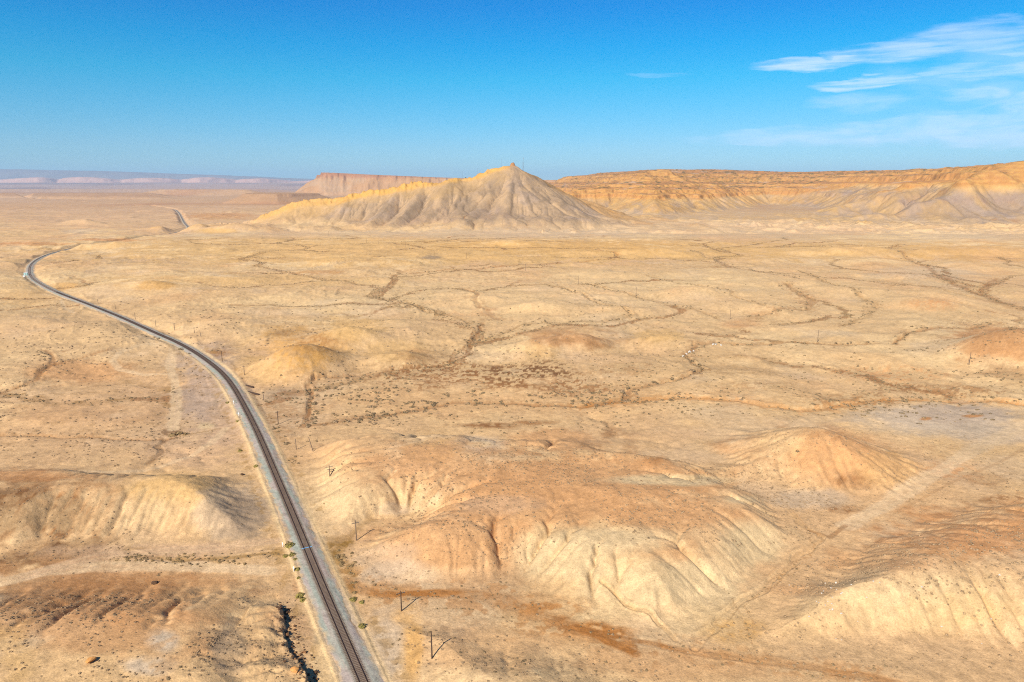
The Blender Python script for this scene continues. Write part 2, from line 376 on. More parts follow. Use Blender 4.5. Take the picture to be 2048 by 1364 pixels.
def T0(X, Y):
    far = sstep(1500, 6000, Y)
    z = np.clip((Y - 250) * .0038, -1, 5) * (1 - far)
    # rolling swells of the plain
    rr = sstep(200, 420, np.hypot(X, Y))
    z = z + fbm(X, Y, 150, 4, 2) * (.6 + 3.0 * rr) * (1 - .5 * far) + (fbm(X + 40 * fbm(X, Y, 90, 2, 8), Y, 60, 4, 3, ridge=True) - .1) * (.5 + 4.0 * rr * (1 - .5 * sstep(900, 1300, Y))) * (1 - .7 * far)
    # the low ground left of the embankment
    lx, ly = W(300, 800)
    z = z - 8.0 * np.exp(-(((X - lx) / 66) ** 2 + ((Y - ly) / 88) ** 2) ** 2)
    z = z - 3.0 * np.exp(-((X - W(470, 940)[0]) / 40) ** 2 - ((Y - W(300, 925)[1]) / 22) ** 2)
    zp = np.zeros(np.shape(X), np.float32)
    for k, (P, h, w) in enumerate(POLYS_W):
        wx = 3.0 * fbm(X, Y, 14, 3, 30 + k)
        d = poly_in(X + wx, Y + 3.0 * fbm(X, Y, 14, 3, 50 + k), P, w * 3.0)
        u = np.clip(d / w, 0, 3.0)
        zp = np.maximum(zp, h * np.where(u < 1, u * u * (3 - 2 * u) * .55 + u * .45, 1) + h * .22 * sstep(1, 3.0, u))
    z = z + zp
    for k, (px, pf, rx, h, ry, sh) in enumerate(HILLS):
        z = z + hill(X, Y, px, pf, rx, h, ry, 60 + k, sh)
    gX, gY = gwarp(X, Y)
    for P, w, dep, c, s in GULLIES_W:
        d, _ = seg_d(gX, gY, P, w * 9)
        m = d < w * 9
        dm = np.where(m, d, 1e3)
        z = z - dep * 1.5 * np.exp(-(dm / (w * 1.0)) ** 4) - dep * .8 * np.exp(-(dm / (w * 3.6)) ** 2)
    z = np.where((Y > 1300) & (Y < 2200), np.maximum(z, crest_height(X, Y) + z * .25), z)
    z = np.maximum(z, mesa_height(X, Y) + z * .3)
    # little mounds of washed down clay round the feet of the butte and the mesas
    fb = np.nonzero((Y > 1360) & (Y < 2300))
    if len(fb[0]):
        x = X[fb]; y = Y[fb]; zz = z[fb]
        rg = np.clip(fbm(x, y, 55, 3, 66, ridge=True) + .15, 0, 1)
        msk = np.maximum(sstep(1370, 1460, y) * sstep(-760, -600, x) * sstep(420, 250, x) * sstep(1640, 1560, y), sstep(1.5, 7, zz) * (x > 60)) * sstep(38, 14, zz)
        z[fb] = zz + 11 * rg * msk
    # far mesa, benches and the pale cliffs on the horizon
    fi = np.nonzero(Y > 2800)
    if len(fi[0]):
        x = X[fi]; y = Y[fi]; zz = z[fi]
        wx = fbm(x, y, 420, 4, 71) * 130; wy = fbm(x, y, 420, 4, 72) * 130
        a = np.array(W(590, 390)); D = a[1]
        FM = np.array([[-2060, 6380], [-1850, 6120], [-700, 6050], [600, 6050], [1500, 7600], [1500, 9500], [-1600, 9500], [-2120, 7300]])
        d = poly_in(x + wx * .4 + 55 * fbm(x, y, 260, 4, 73), y + wy * .5 + 75 * fbm(x, y * .4, 300, 5, 74, ridge=True), FM, 900)
        zz = np.maximum(zz, np.interp(d, [0, 100, 250, 262, 290, 296, 700], [0, 46, 150, 178, 180, 200, 192]) * np.interp(x, [-2020, -1620, -1300, -700, 200], [1.04, 1.0, .92, .80, .68]))
        BN = np.array([[-1560, 3640], [-1480, 3520], [-1300, 3480], [-1150, 3480], [-1030, 3600], [-950, 3900], [-1200, 4200], [-1650, 4100]])
        d = poly_in(x + wx * .35, y + wy * .35, BN, 200)
        zz = np.maximum(zz, np.interp(d, [0, 40, 110, 120, 200], [0, 12, 40, 50, 53]))
        for (bx, by, ex, ey, hh, ww) in [(W(60, 393)[0], 5200, W(330, 393)[0], 5600, 34, 240), (W(300, 391)[0], 6500, W(480, 391)[0], 6300, 52, 260), (W(180, 395)[0], 4900, W(400, 396)[0], 4700, 24, 160), (W(0, 382)[0], 9500, W(560, 382)[0], 9500, 40, 500)]:
            d, _ = seg_d(x + wx, y + wy, np.array([[bx, by], [ex, ey]]), ww)
            zz = np.maximum(zz, hh * (1 - np.clip(np.where(np.isfinite(d), d, ww) / ww, 0, 1)) ** 1.0)
        # horizon: near pale scalloped cliffs at about 22 km, the blue plateau behind at 30 km
        az = np.arctan2(x, y)
        ppx = 1024 + FPX / CP * np.tan(az)
        zz = zz + fbm(x, y, 1300, 4, 90, ridge=True) * 16 * sstep(9000, 14000, y)
        zz = zz + 125 * sstep(11000, 20000, y)
        sc = np.clip(.55 * np.abs(np.sin(ppx / 41.0 + 1.9 * fbm(x, y * 0, 5200, 3, 91) + .8)) + .6 * (fbm(x, y * 0, 1500, 4, 95) + .35), 0, 1)
        frontY = 20500 + 1300 * (1 - sc) + fbm(x, y, 1100, 4, 92) * 700
        top = np.interp(ppx, [-600, 0, 420, 600, 900], [330, 330, 300, 262, 235]) * (.62 + .38 * sc)
        zz = np.maximum(zz, top * np.clip((y - frontY) / 900, 0, 1) ** .8)
        back = np.interp(ppx, [-800, 0, 200, 400, 600, 760, 1000, 3000], [740, 715, 640, 500, 330, 250, 220, 200])
        fy = 26500 + fbm(x, y, 3500, 4, 93) * 1300
        zz = np.maximum(zz, back * sstep(0, 1, np.clip((y - fy) / 3200, 0, 1)) + fbm(x, y, 2500, 3, 94) * 12 * (y > 27000))
        z[fi] = zz
    z, dd = rail_clamp(X, Y, z)
    return z

# ------------------------------------------------------------------ water erosion on rasters
def fill_pits(Z, out, iters, eps):
    # raise hollows until every cell can drain to an outlet
    F = np.where(out, Z, Z.max() + 50.0)
    for it in range(iters):
        P = np.pad(F, 1, mode='edge')
        m = np.minimum(np.minimum(P[:-2, 1:-1], P[2:, 1:-1]), np.minimum(P[1:-1, :-2], P[1:-1, 2:]))
        m = np.minimum(m, np.minimum(np.minimum(P[:-2, :-2], P[2:, 2:]), np.minimum(P[2:, :-2], P[:-2, 2:])) + eps * .4)
        G = np.where(out, Z, np.maximum(Z, np.minimum(F, m + eps)))
        if it % 20 == 19 and np.abs(G - F).max() < 1e-6: break
        F = G
    return F
def flow_area(rec, n):
    val = np.ones(n + 1); ptr = np.append(rec.ravel(), n); me = np.arange(n + 1); ptr = np.where(ptr == me, n, ptr)
    for _ in range(11):
        add = np.bincount(ptr, weights=val, minlength=n + 1); add[n] = 0; val = val + add; val[n] = 0; ptr = ptr[ptr]
    return val[:n]
def erode(Z, cell, iters, K, diff=.04, fixed=None, hard=None, amax=1e9, smax=9.0):
    Z = Z.astype(np.float64).copy(); ny, nx = Z.shape
    A = np.ones((ny, nx)); ids = np.arange(ny * nx).reshape(ny, nx)
    offs = [(-1, 0), (1, 0), (0, -1), (0, 1), (-1, -1), (-1, 1), (1, -1), (1, 1)]
    edge = np.zeros((ny, nx), bool); edge[0] = edge[-1] = True; edge[:, 0] = edge[:, -1] = True
    still = edge if fixed is None else (edge | fixed)
    jit = np.random.default_rng(3).random((ny, nx)) * 2e-3
    Z = fill_pits(Z + jit, still, 900, 2e-3)
    for it in range(iters):
        P = np.pad(Z, 1, mode='edge')
        best = np.zeros((ny, nx)); rec = ids.copy()
        for dy, dx in offs:
            nb = P[1 + dy:1 + dy + ny, 1 + dx:1 + dx + nx]
            s = (Z - nb) / (cell * (1.0 if dy == 0 or dx == 0 else 1.4142))
            m = s > best
            best = np.where(m, s, best); rec = np.where(m, ids + dy * nx + dx, rec)
        rec = np.where(still, ids, rec); best = np.where(still, 0, best)
        pit = (rec == ids)
        w = np.where(pit, 0, A)
        if it % 12 == 0 or it == iters - 1: A = flow_area(rec, nx * ny).reshape(ny, nx)
        else: A = 1 + np.bincount(rec.ravel(), weights=w.ravel(), minlength=nx * ny).reshape(ny, nx)
        A = np.minimum(A, amax)
        drop = best * cell
        k = K if hard is None else K * hard(Z)
        dz = np.minimum(k * np.sqrt(A * cell) * np.minimum(best, smax), .45 * drop)
        lap = (P[:-2, 1:-1] + P[2:, 1:-1] + P[1:-1, :-2] + P[1:-1, 2:] - 4 * Z)
        Zn = Z - dz + diff * lap
        if it % 3 == 0:
            lowest = np.minimum(np.minimum(P[:-2, 1:-1], P[2:, 1:-1]), np.minimum(P[1:-1, :-2], P[1:-1, 2:]))
            Zn = np.where(pit & ~edge, np.maximum(Zn, lowest + 1e-3), Zn)
        Z = np.where(still, Z, Zn)
    return Z.astype(np.float32), A.astype(np.float32)
class Raster:
    def __init__(s, x0, x1, y0, y1, cell, iters, K, diff, hard=None, rough=0, rs=10, edge=.08, seed=0, fine=None, smax=9.0, rough2=0, rs2=80):
        s.x0, s.y0, s.cell = x0, y0, cell
        xs = np.arange(x0, x1, cell); ys = np.arange(y0, y1, cell)
        X, Y = np.meshgrid(xs, ys); s.ny, s.nx = X.shape
        X = X.astype(np.float64)
        Z = T0(X, Y)
        _, dd = rail_clamp(X, Y, Z)
        Zr = Z + (rough * fbm(X, Y, rs, 4, 100 + seed) + rough2 * fbm(X, Y, rs2, 3, 170 + seed) * sstep(8, 40, Z)) * np.clip((dd - 6) / 6, 0, 1)
        E, A = erode(Zr, cell, iters, K, diff, fixed=dd < 5.5, hard=hard, smax=smax)
        if fine:
            amp, frs, fK, fit, fdiff = fine
            E = E + amp * fbm(X, Y, frs, 3, 150 + seed) * np.clip((dd - 6) / 6, 0, 1)
            E, A = erode(E, cell, fit, fK, fdiff, fixed=dd < 5.5, hard=hard, smax=smax)
        e = edge * min(x1 - x0, y1 - y0)
        b = np.minimum(np.minimum(X - x0, xs[-1] - X), np.minimum(Y - y0, ys[-1] - Y))
        w = sstep(0, e, b)
        s.delta = ((E - Z) * w).astype(np.float32)
        if cell > 2.9:
            Q = np.pad(A, 1, mode='edge'); A = np.maximum.reduce([Q[1:-1, 1:-1], Q[:-2, 1:-1], Q[2:, 1:-1], .6 * Q[1:-1, :-2], .6 * Q[1:-1, 2:]])
        s.A = (np.log2(A * cell * cell) * w).astype(np.float32)
        print('raster', s.nx, s.ny, 'delta', s.delta.min(), s.delta.max())
    def sample(s, X, Y, what, cubic=True):
        F = getattr(s, what)
        out = np.zeros(X.shape, np.float32)
        u = (X - s.x0) / s.cell; v = (Y - s.y0) / s.cell
        idx = np.nonzero((u > 2) & (v > 2) & (u < s.nx - 4) & (v < s.ny - 4))
        if len(idx[0]) == 0: return out
        u = u[idx]; v = v[idx]
        ui = np.floor(u).astype(np.int64); vi = np.floor(v).astype(np.int64); fu = (u - ui).astype(np.float32); fv = (v - vi).astype(np.float32)
        if not cubic:
            a = F[vi, ui]; b = F[vi, ui + 1]; c = F[vi + 1, ui]; d = F[vi + 1, ui + 1]
            out[idx] = a + (b - a) * fu + (c - a) * fv + (a - b - c + d) * fu * fv
            return out
        def wts(t): return ((1 - t) ** 3 / 6, (3 * t ** 3 - 6 * t * t + 4) / 6, (-3 * t ** 3 + 3 * t * t + 3 * t + 1) / 6, t ** 3 / 6)
        wu = wts(fu); wv = wts(fv); acc = 0
        for j in range(4):
            row = 0
            for i in range(4): row = row + F[vi + j - 1, ui + i - 1] * wu[i]
            acc = acc + row * wv[j]
        out[idx] = acc
        return out

# ------------------------------------------------------------------ the finished surface
RASTERS = [
    Raster(-150, 330, 106, 300, .7, 170, .0040, .030, rough=.35, rs=7, seed=1, fine=(.28, 2.2, .010, 60, .012), smax=.45),
    Raster(-680, 760, 240, 1420, 3.0, 240, .0110, .020, rough=2.4, rs=36, seed=2, fine=(.35, 10, .010, 60, .01), smax=.10),
    Raster(-900, 520, 1360, 1960, 2.5, 190, .0036, .020, rough=3, rs=30, seed=3, fine=(1.2, 7, .006, 50, .008), rough2=11, rs2=95),
    Raster(-200, 2300, 1600, 3300, 4.5, 160, .0042, .018, rough=7, rs=34, seed=4, fine=(3.5, 16, .010, 55, .008), hard=lambda z: 1 - .8 * sstep(100, 125, z), rough2=12, rs2=140),
]
LEDGE = WP([(556, 1168), (562, 1190), (564, 1210), (570, 1235), (580, 1262), (590, 1285), (602, 1310), (612, 1335), (622, 1364), (640, 1420)], 5.0)
def mesa_zone(X, Y):
    return sstep(0, 60, X - 120 + fbm(X, Y, 200, 2, 41) * 20) * sstep(1880, 1990, Y) * (1 - sstep(5000, 5200, Y))
def H(X, Y):
    z = T0(X, Y)
    for r in RASTERS: z = z + r.sample(X, Y, 'delta')
    # hard beds stand out as cliffs on the mesas
    idx = np.nonzero((X > 100) & (Y > 1850) & (Y < 5200))
    if len(idx[0]):
        x = X[idx]; y = Y[idx]; zz = z[idx]; m = mesa_zone(x, y)
        jog = fbm(x, y, 120, 3, 45) * 5
        jag = fbm(x, y, 26, 3, 47, ridge=True) * 3.2 * sstep(42, 60, zz)
        t = np.interp(zz + jog + jag, CLIFFS_X, CLIFFS_Y) - jog
        t3 = np.interp(zz + .6 * jog + jag, CLIFFS3_X, CLIFFS3_Y) - .6 * jog; rt = sstep(960, 1120, x - (y - 2000) * .35)
        t = t + (t3 - t) * rt
        z[idx] = zz + (t - zz) * m
    # craggy cap along the crest of the butte's left ridge and the knob on its top
    idx = np.nonzero((X > -760) & (X < 140) & (Y > 1600) & (Y < 1820))
    if len(idx[0]):
        x = X[idx]; y = Y[idx]
        d, t = seg_d(x, y, CREST_W[:, :2], 60)
        d = np.where(np.isfinite(d), d, 60)
        c = (fbm(x, y, 13, 4, 48, ridge=True) * 5.5 + fbm(x, y, 45, 3, 53) * 5) * sstep(30, 6, d) * sstep(-5, -60, x)
        kx, ky = W(1025, 326, CREST_W[15][2])[0], 1705
        knob = 7.5 * sstep(8, 3.5, np.hypot(x - kx, (y - ky))) + 3 * sstep(16, 4, np.hypot(x - kx - 8, (y - ky)))
        z[idx] = z[idx] + c + knob
    # the broken ledge along the edge of the front left hill
    idx = np.nonzero((X > -62) & (X < -30) & (Y > 110) & (Y < 170))
    if len(idx[0]):
        x = X[idx]; y = Y[idx]
        sd_ = x - np.interp(y, LEDGE[::-1, 1], LEDGE[::-1, 0]) + 1.5 * fbm(x, y, 4.5, 3, 49) + .8 * fbm(x, y, 1.2, 2, 50)
        ends = sstep(LEDGE[0, 1] + 1, LEDGE[0, 1] - 8, y)
        z[idx] = z[idx] + ends * (1.5 * (1 + .8 * fbm(x, y, 7, 2, 52)) * sstep(.35, -.25, sd_) * sstep(-16, -1, sd_) + .5 * fbm(x, y, 1.4, 3, 51) * np.exp(-(sd_ / 2.5) ** 2))
    r = np.hypot(X, Y)
    fine = fbm(X, Y, 5.0, 4, 80) * .16 * (1 - sstep(500, 900, r)) + fbm(X, Y, 30, 3, 81) * .35 * sstep(250, 600, r)
    fine = fine + (fbm(X, Y, 52, 3, 82) * 2.3 + fbm(X, Y * .8, 17, 3, 83, ridge=True) * .7) * sstep(250, 420, r) * (1 - sstep(1250, 1500, r))
    d, _ = seg_d(X, Y, RAIL_C, 40)
    d = np.where(np.isfinite(d), d, 40)
    z = z + fine * np.clip((d - 3.4) / 5, 0, 1)
    # the strip under the ballast stays level
    z = z * np.clip((d - 3.3) / 1.5, 0, 1) + np.where(d < 4.8, -.12 * (1 - np.clip((d - 3.3) / 1.5, 0, 1)), 0)
    return z.astype(np.float32)
def h1(x, y): return float(H(np.array([float(x)]), np.array([float(y)]))[0])
def hit(px, py, z0=0.0):
    """where the sight line of a photograph pixel meets the ground"""
    x = (px - 1024) / FPX; u = (682 - py) / FPX
    dy = CP + u * SP; dz = -SP + u * CP
    t0 = max(60.0, (45 - CAM_H) / dz) if dz < 0 else 60
    T = t0 * np.exp(np.linspace(0, math.log(60), 1500))
    X = x * T; Y = dy * T; Zr = CAM_H + dz * T
    Zg = H(X.astype(float), Y.astype(float))
    b = np.nonzero(Zr < Zg)[0]
    if len(b) == 0: return None
    i = b[0]; a, c = (Zr[i - 1] - Zg[i - 1]), (Zg[i] - Zr[i]); f = a / (a + c + 1e-9)
    X_, Y_ = X[i - 1] + (X[i] - X[i - 1]) * f, Y[i - 1] + (Y[i] - Y[i - 1]) * f
    return (X_, Y_, h1(X_, Y_))

# ------------------------------------------------------------------ ground colours (how each stretch of earth is coloured)
LIGHT = np.array([1.43, 1.56, 1.76])
def alb(r, g, b):
    c = np.array([r, g, b]) / 255.0
    lin = np.where(c <= .04045, c / 12.92, ((c + .055) / 1.055) ** 2.4)
    return (lin / LIGHT).astype(np.float32)
PAL = dict(
    sand=alb(221, 188, 141), pale=alb(229, 202, 156), dull=alb(208, 173, 134), pinkish=alb(210, 178, 145), orange=alb(211, 164, 116), deep=alb(206, 150, 98),
    yellow=alb(222, 184, 124), cream=alb(222, 198, 156), grey=alb(206, 188, 164), lilac=alb(186, 166, 150), brown=alb(158, 116, 76), dark=alb(112, 82, 55),
    olive=alb(158, 126, 84), scrub=alb(150, 118, 66), rust=alb(196, 136, 72), rustbrown=alb(170, 118, 66), greybrown=alb(165, 145, 122), ochre=alb(206, 160, 92),
    gold=alb(224, 174, 98), goldtop=alb(236, 182, 78), rock=alb(192, 136, 84), buttegrey=alb(190, 165, 136), buttetan=alb(206, 176, 138), road=alb(229, 203, 166), far=alb(205, 170, 132),
    farred=alb(190, 148, 112), white=alb(236, 226, 212), plateau=alb(196, 144, 92), shrubdark=alb(118, 104, 66), ballastdust=alb(178, 166, 150), purple=alb(172, 142, 128))
PATCH = [  # px ellipse, colour, strength, edge roughness, streaky
    (400, 1000, 700, 260, 'dull', .3, .6, 0), (200, 800, 420, 200, 'dull', .3, .6, 0),
    (250, 690, 420, 60, 'pale', .25, .6, 0), (160, 745, 110, 24, 'orange', .75, .5, 0), (130, 825, 170, 26, 'orange', .25, .6, 0), (300, 800, 40, 50, 'dull', .5, .5, 0),
    (425, 785, 80, 95, 'lilac', .75, .4, 0), (450, 790, 40, 70, 'greybrown', .5, .7, 1), (400, 715, 70, 30, 'lilac', .5, .5, 0), (460, 860, 60, 60, 'pinkish', .6, .5, 0), (390, 900, 140, 40, 'pinkish', .5, .5, 0),
    (340, 864, 32, 9, 'dark', .55, .6, 1), (412, 852, 22, 9, 'cream', .8, .4, 0),
    (90, 1030, 200, 90, 'brown', 1.1, .5, 2), (70, 1035, 210, 84, 'dark', .75, .9, 2), (150, 1060, 90, 60, 'dark', .4, .9, 2), (190, 970, 90, 40, 'brown', .5, .6, 2), (60, 950, 200, 14, 'deep', .6, .6, 0),
    (340, 975, 110, 38, 'yellow', .75, .4, 0), (330, 1030, 120, 40, 'sand', .5, .5, 0), (470, 1020, 70, 60, 'grey', .55, .5, 0), (490, 1040, 55, 45, 'greybrown', .7, .5, 0), (300, 1100, 260, 16, 'pinkish', .6, .5, 0),
    (250, 1230, 330, 100, 'orange', .7, .6, 0), (330, 1200, 260, 60, 'deep', .4, .7, 2), (100, 1180, 160, 40, 'brown', .45, .7, 2), (330, 1168, 230, 22, 'brown', .4, .7, 2), (460, 1290, 36, 64, 'greybrown', .9, .45, 0), (430, 1200, 90, 40, 'sand', .5, .5, 0), (500, 1290, 60, 80, 'sand', .4, .5, 0),
    (330, 1280, 40, 30, 'grey', .8, .5, 2), (290, 1330, 60, 22, 'grey', .7, .5, 2), (20, 1310, 60, 60, 'yellow', .5, .5, 0), (100, 1340, 50, 50, 'sand', .5, .5, 0),
    (590, 1240, 40, 90, 'buttetan', .6, .5, 0), (650, 1330, 26, 60, 'pale', .6, .5, 0),
    (600, 690, 115, 46, 'ochre', .6, .7, 2), (620, 685, 70, 24, 'brown', .5, .8, 2), (600, 720, 70, 40, 'ochre', .5, .6, 2), (520, 740, 70, 30, 'yellow', .5, .5, 0), (560, 790, 60, 16, 'greybrown', .65, .5, 2), (570, 835, 60, 60, 'brown', .35, .7, 1),
    (430, 706, 45, 9, 'brown', .65, .5, 2), (430, 672, 60, 20, 'dull', .4, .6, 2), (705, 655, 70, 26, 'yellow', .7, .5, 0), (790, 700, 70, 24, 'yellow', .5, .5, 0), (830, 712, 40, 14, 'brown', .4, .7, 2),
    (1140, 678, 95, 24, 'orange', .8, .6, 0), (1150, 680, 80, 18, 'brown', .35, .8, 2), (1130, 680, 30, 16, 'brown', .5, .7, 2), (1190, 690, 35, 10, 'brown', .45, .6, 2), (1010, 695, 60, 14, 'pale', .6, .5, 0), (1080, 700, 45, 14, 'yellow', .4, .5, 0), (1320, 668, 60, 16, 'yellow', .7, .5, 0),
    (960, 755, 240, 32, 'brown', .85, .9, 1), (1120, 770, 130, 26, 'brown', .7, .9, 1), (1060, 740, 120, 22, 'dark', .4, .9, 1), (1250, 740, 80, 20, 'brown', .3, .9, 1),
    (1050, 803, 420, 34, 'orange', .25, .8, 0), (980, 850, 90, 9, 'brown', .8, .6, 2), (1060, 845, 60, 6, 'brown', .7, .6, 2), (1120, 880, 130, 26, 'orange', .7, .5, 0), (1240, 868, 90, 12, 'brown', .3, .7, 1), (960, 888, 55, 20, 'grey', .75, .4, 0), (960, 888, 30, 8, 'pale', .6, .4, 0),
    (870, 900, 70, 40, 'ochre', .35, .6, 2), (1260, 900, 30, 40, 'brown', .4, .7, 2), (1310, 925, 40, 14, 'brown', .8, .6, 2), (1215, 870, 30, 22, 'brown', .5, .7, 2),
    (900, 950, 260, 66, 'orange', .75, .55, 0), (1200, 970, 290, 60, 'orange', .85, .5, 0), (1100, 1010, 330, 46, 'orange', .8, .5, 0), (1350, 1030, 170, 40, 'orange', .85, .45, 0), (1000, 1010, 90, 20, 'pinkish', .5, .5, 0),
    (640, 1000, 60, 80, 'cream', .5, .45, 0), (690, 1020, 60, 50, 'buttetan', .4, .5, 0), (790, 1018, 50, 16, 'grey', .5, .5, 0), (830, 1010, 30, 20, 'cream', .5, .5, 0),
    (880, 1080, 160, 55, 'orange', .75, .5, 0), (1320, 1090, 130, 30, 'orange', .5, .6, 0), (800, 1150, 80, 26, 'grey', .45, .5, 0), (760, 1120, 70, 40, 'grey', .4, .5, 0), (1000, 1120, 40, 60, 'brown', .3, .8, 2), (940, 1120, 80, 50, 'orange', .4, .6, 0),
    (1130, 1110, 100, 50, 'cream', .9, .35, 0), (1250, 1080, 130, 30, 'cream', .9, .35, 0), (1510, 1090, 100, 50, 'cream', 1.0, .35, 0), (1420, 1160, 120, 66, 'cream', 1.0, .35, 0), (1260, 1170, 120, 60, 'cream', .8, .4, 0), (1200, 1220, 110, 30, 'pale', .7, .4, 0), (1400, 1240, 100, 30, 'pale', .7, .4, 0),
    (1340, 960, 140, 12, 'cream', .95, .35, 0), (1480, 1000, 40, 10, 'cream', .8, .4, 0), (1370, 1110, 50, 18, 'orange', .6, .4, 0),
    (1650, 910, 200, 60, 'orange', .65, .5, 0), (1670, 900, 120, 50, 'deep', .25, .6, 2), (1560, 885, 50, 26, 'sand', .7, .4, 0), (1690, 965, 24, 14, 'brown', .7, .8, 2), (1720, 962, 20, 20, 'brown', .6, .8, 2), (1780, 930, 60, 40, 'yellow', .3, .5, 0), (1610, 1000, 100, 26, 'grey', .6, .4, 0), (1690, 1020, 50, 10, 'brown', .7, .7, 2),
    (1870, 840, 200, 38, 'grey', 1.0, .3, 0), (1900, 830, 120, 20, 'lilac', .35, .5, 0), (1990, 870, 90, 20, 'grey', .7, .4, 0), (1850, 838, 14, 4, 'rust', .8, .4, 0), (1945, 832, 22, 3, 'rust', .8, .4, 0),
    (1880, 780, 200, 16, 'brown', .55, .9, 1), (1780, 750, 160, 20, 'deep', .4, .8, 1), (1700, 800, 130, 20, 'brown', .4, .9, 1), (1520, 770, 90, 14, 'brown', .35, .9, 1), (1500, 740, 100, 20, 'olive', .3, .9, 1),
    (2000, 690, 100, 44, 'orange', .9, .6, 0), (2010, 690, 80, 34, 'brown', .4, .8, 2), (1990, 730, 50, 20, 'cream', .5, .5, 0), (2010, 745, 60, 12, 'brown', .4, .6, 2), (1865, 608, 60, 14, 'deep', .7, .5, 2), (1480, 648, 45, 10, 'orange', .8, .4, 0), (1490, 662, 24, 5, 'brown', .7, .6, 1),
    (1650, 870, 70, 10, 'brown', .35, .8, 1), (1340, 870, 160, 20, 'dull', .3, .8, 1), (1960, 1060, 240, 60, 'deep', .75, .55, 0), (1750, 1120, 170, 30, 'orange', .6, .5, 0), (1900, 940, 70, 30, 'deep', .45, .6, 1), (2000, 1000, 90, 14, 'brown', .6, .8, 1), (1960, 960, 60, 16, 'brown', .5, .8, 2),
    (1800, 1200, 260, 60, 'cream', .6, .5, 0), (1950, 1230, 160, 70, 'yellow', .5, .5, 0), (1620, 1230, 150, 60, 'sand', .5, .6, 0), (1480, 1260, 70, 26, 'ochre', .5, .6, 2), (1800, 1300, 250, 50, 'buttetan', .4, .5, 0), (1610, 1180, 90, 16, 'orange', .5, .5, 0),
    (1080, 1215, 120, 22, 'rust', .5, .8, 2), (1200, 1262, 80, 20, 'rust', .75, .8, 2), (860, 1186, 60, 6, 'rust', .8, .5, 0), (1250, 1290, 26, 10, 'rust', .8, .5, 0), (1350, 1330, 240, 40, 'orange', .45, .6, 0),
    (1000, 1300, 220, 60, 'orange', .4, .5, 0), (825, 1300, 24, 80, 'gold', .6, .5, 0), (800, 1235, 30, 18, 'gold', .4, .5, 0), (772, 1300, 40, 90, 'grey', .7, .4, 0), (690, 1000, 70, 60, 'cream', .4, .5, 0), (1100, 1330, 60, 40, 'cream', .3, .5, 0), (1080, 1345, 26, 12, 'pale', .5, .6, 2),
    (660, 1110, 26, 26, 'scrub', .75, .7, 2), (672, 1130, 30, 20, 'scrub', .5, .7, 2), (690, 1085, 18, 12, 'scrub', .8, .6, 2), (700, 1170, 16, 40, 'scrub', .4, .8, 2), (590, 1140, 22, 16, 'scrub', .5, .7, 2), (600, 1160, 20, 30, 'deep', .5, .6, 0),
    # the yellow band across the plain
    (800, 500, 760, 34, 'yellow', .75, .5, 0), (500, 560, 330, 16, 'yellow', .5, .6, 0), (640, 545, 60, 5, 'rust', .5, .6, 2), (1300, 500, 400, 26, 'yellow', .7, .5, 0), (1700, 500, 300, 20, 'yellow', .6, .5, 0), (1960, 505, 170, 24, 'gold', .35, .5, 0), (1100, 490, 300, 16, 'gold', .3, .6, 0),
    (860, 515, 26, 4, 'greybrown', .7, .4, 0), (300, 570, 60, 10, 'gold', .5, .5, 0), (130, 572, 30, 9, 'gold', .5, .5, 0), (600, 520, 160, 6, 'ochre', .3, .7, 1), (230, 520, 160, 8, 'greybrown', .3, .7, 1),
    (1400, 600, 620, 60, 'pale', .35, .6, 0), (1000, 590, 420, 40, 'pale', .4, .6, 0), (1850, 545, 140, 14, 'grey', .4, .5, 0),
    (220, 480, 90, 3.5, 'deep', .7, .4, 0), (60, 487, 100, 4, 'deep', .6, .5, 0), (300, 440, 320, 30, 'pinkish', .5, .6, 0), (560, 467, 300, 9, 'grey', .3, .6, 0), (430, 462, 44, 6, 'yellow', .9, .4, 0), (440, 432, 90, 8, 'rust', .45, .6, 0), (160, 462, 40, 6, 'grey', .4, .6, 0), (30, 590, 90, 30, 'yellow', .35, .6, 0),
    (1400, 460, 500, 22, 'grey', .35, .6, 0), (1000, 468, 300, 12, 'grey', .45, .6, 0), (1950, 470, 160, 12, 'grey', .4, .6, 0),
]
ROADS = [  # px polyline, half width (m), colour, strength
    ([(-60, 1160), (0, 1165), (100, 1141), (200, 1131), (300, 1131), (450, 1134), (540, 1140)], 1.9, 'road', .8), ([(565, 1078), (480, 1088), (400, 1098), (300, 1102), (200, 1110), (60, 1150)], 1.6, 'pinkish', .8),
    ([(60, 942), (250, 938), (320, 926), (380, 905), (420, 880), (450, 850)], 1.4, 'road', .6), ([(345, 850), (352, 800), (350, 760), (340, 735), (345, 700), (352, 680)], 2.0, 'road', .8),
    ([(350, 745), (290, 748), (240, 738), (225, 722), (240, 708), (280, 695), (320, 690)], 1.3, 'road', .7), ([(352, 680), (340, 672), (300, 668)], 1.3, 'road', .5),
    ([(1690, 1052), (1760, 1018), (1850, 962), (1940, 905), (2048, 852), (2200, 800)], 2.3, 'road', .75), ([(1800, 1022), (1900, 968), (2000, 926), (2060, 890)], .5, 'brown', .3),
    ([(1620, 1062), (1660, 1076), (1690, 1052)], .6, 'brown', .7),
    ([(360, 862), (400, 856), (440, 850)], .6, 'scrub', .6), ([(122, 600), (128, 615), (145, 625)], 1.2, 'road', .7),
]
ROADS_W = [(WP(p), w, c, s) for p, w, c, s in ROADS]
def lerp(col, c, a): return col + (c - col) * a[:, None]
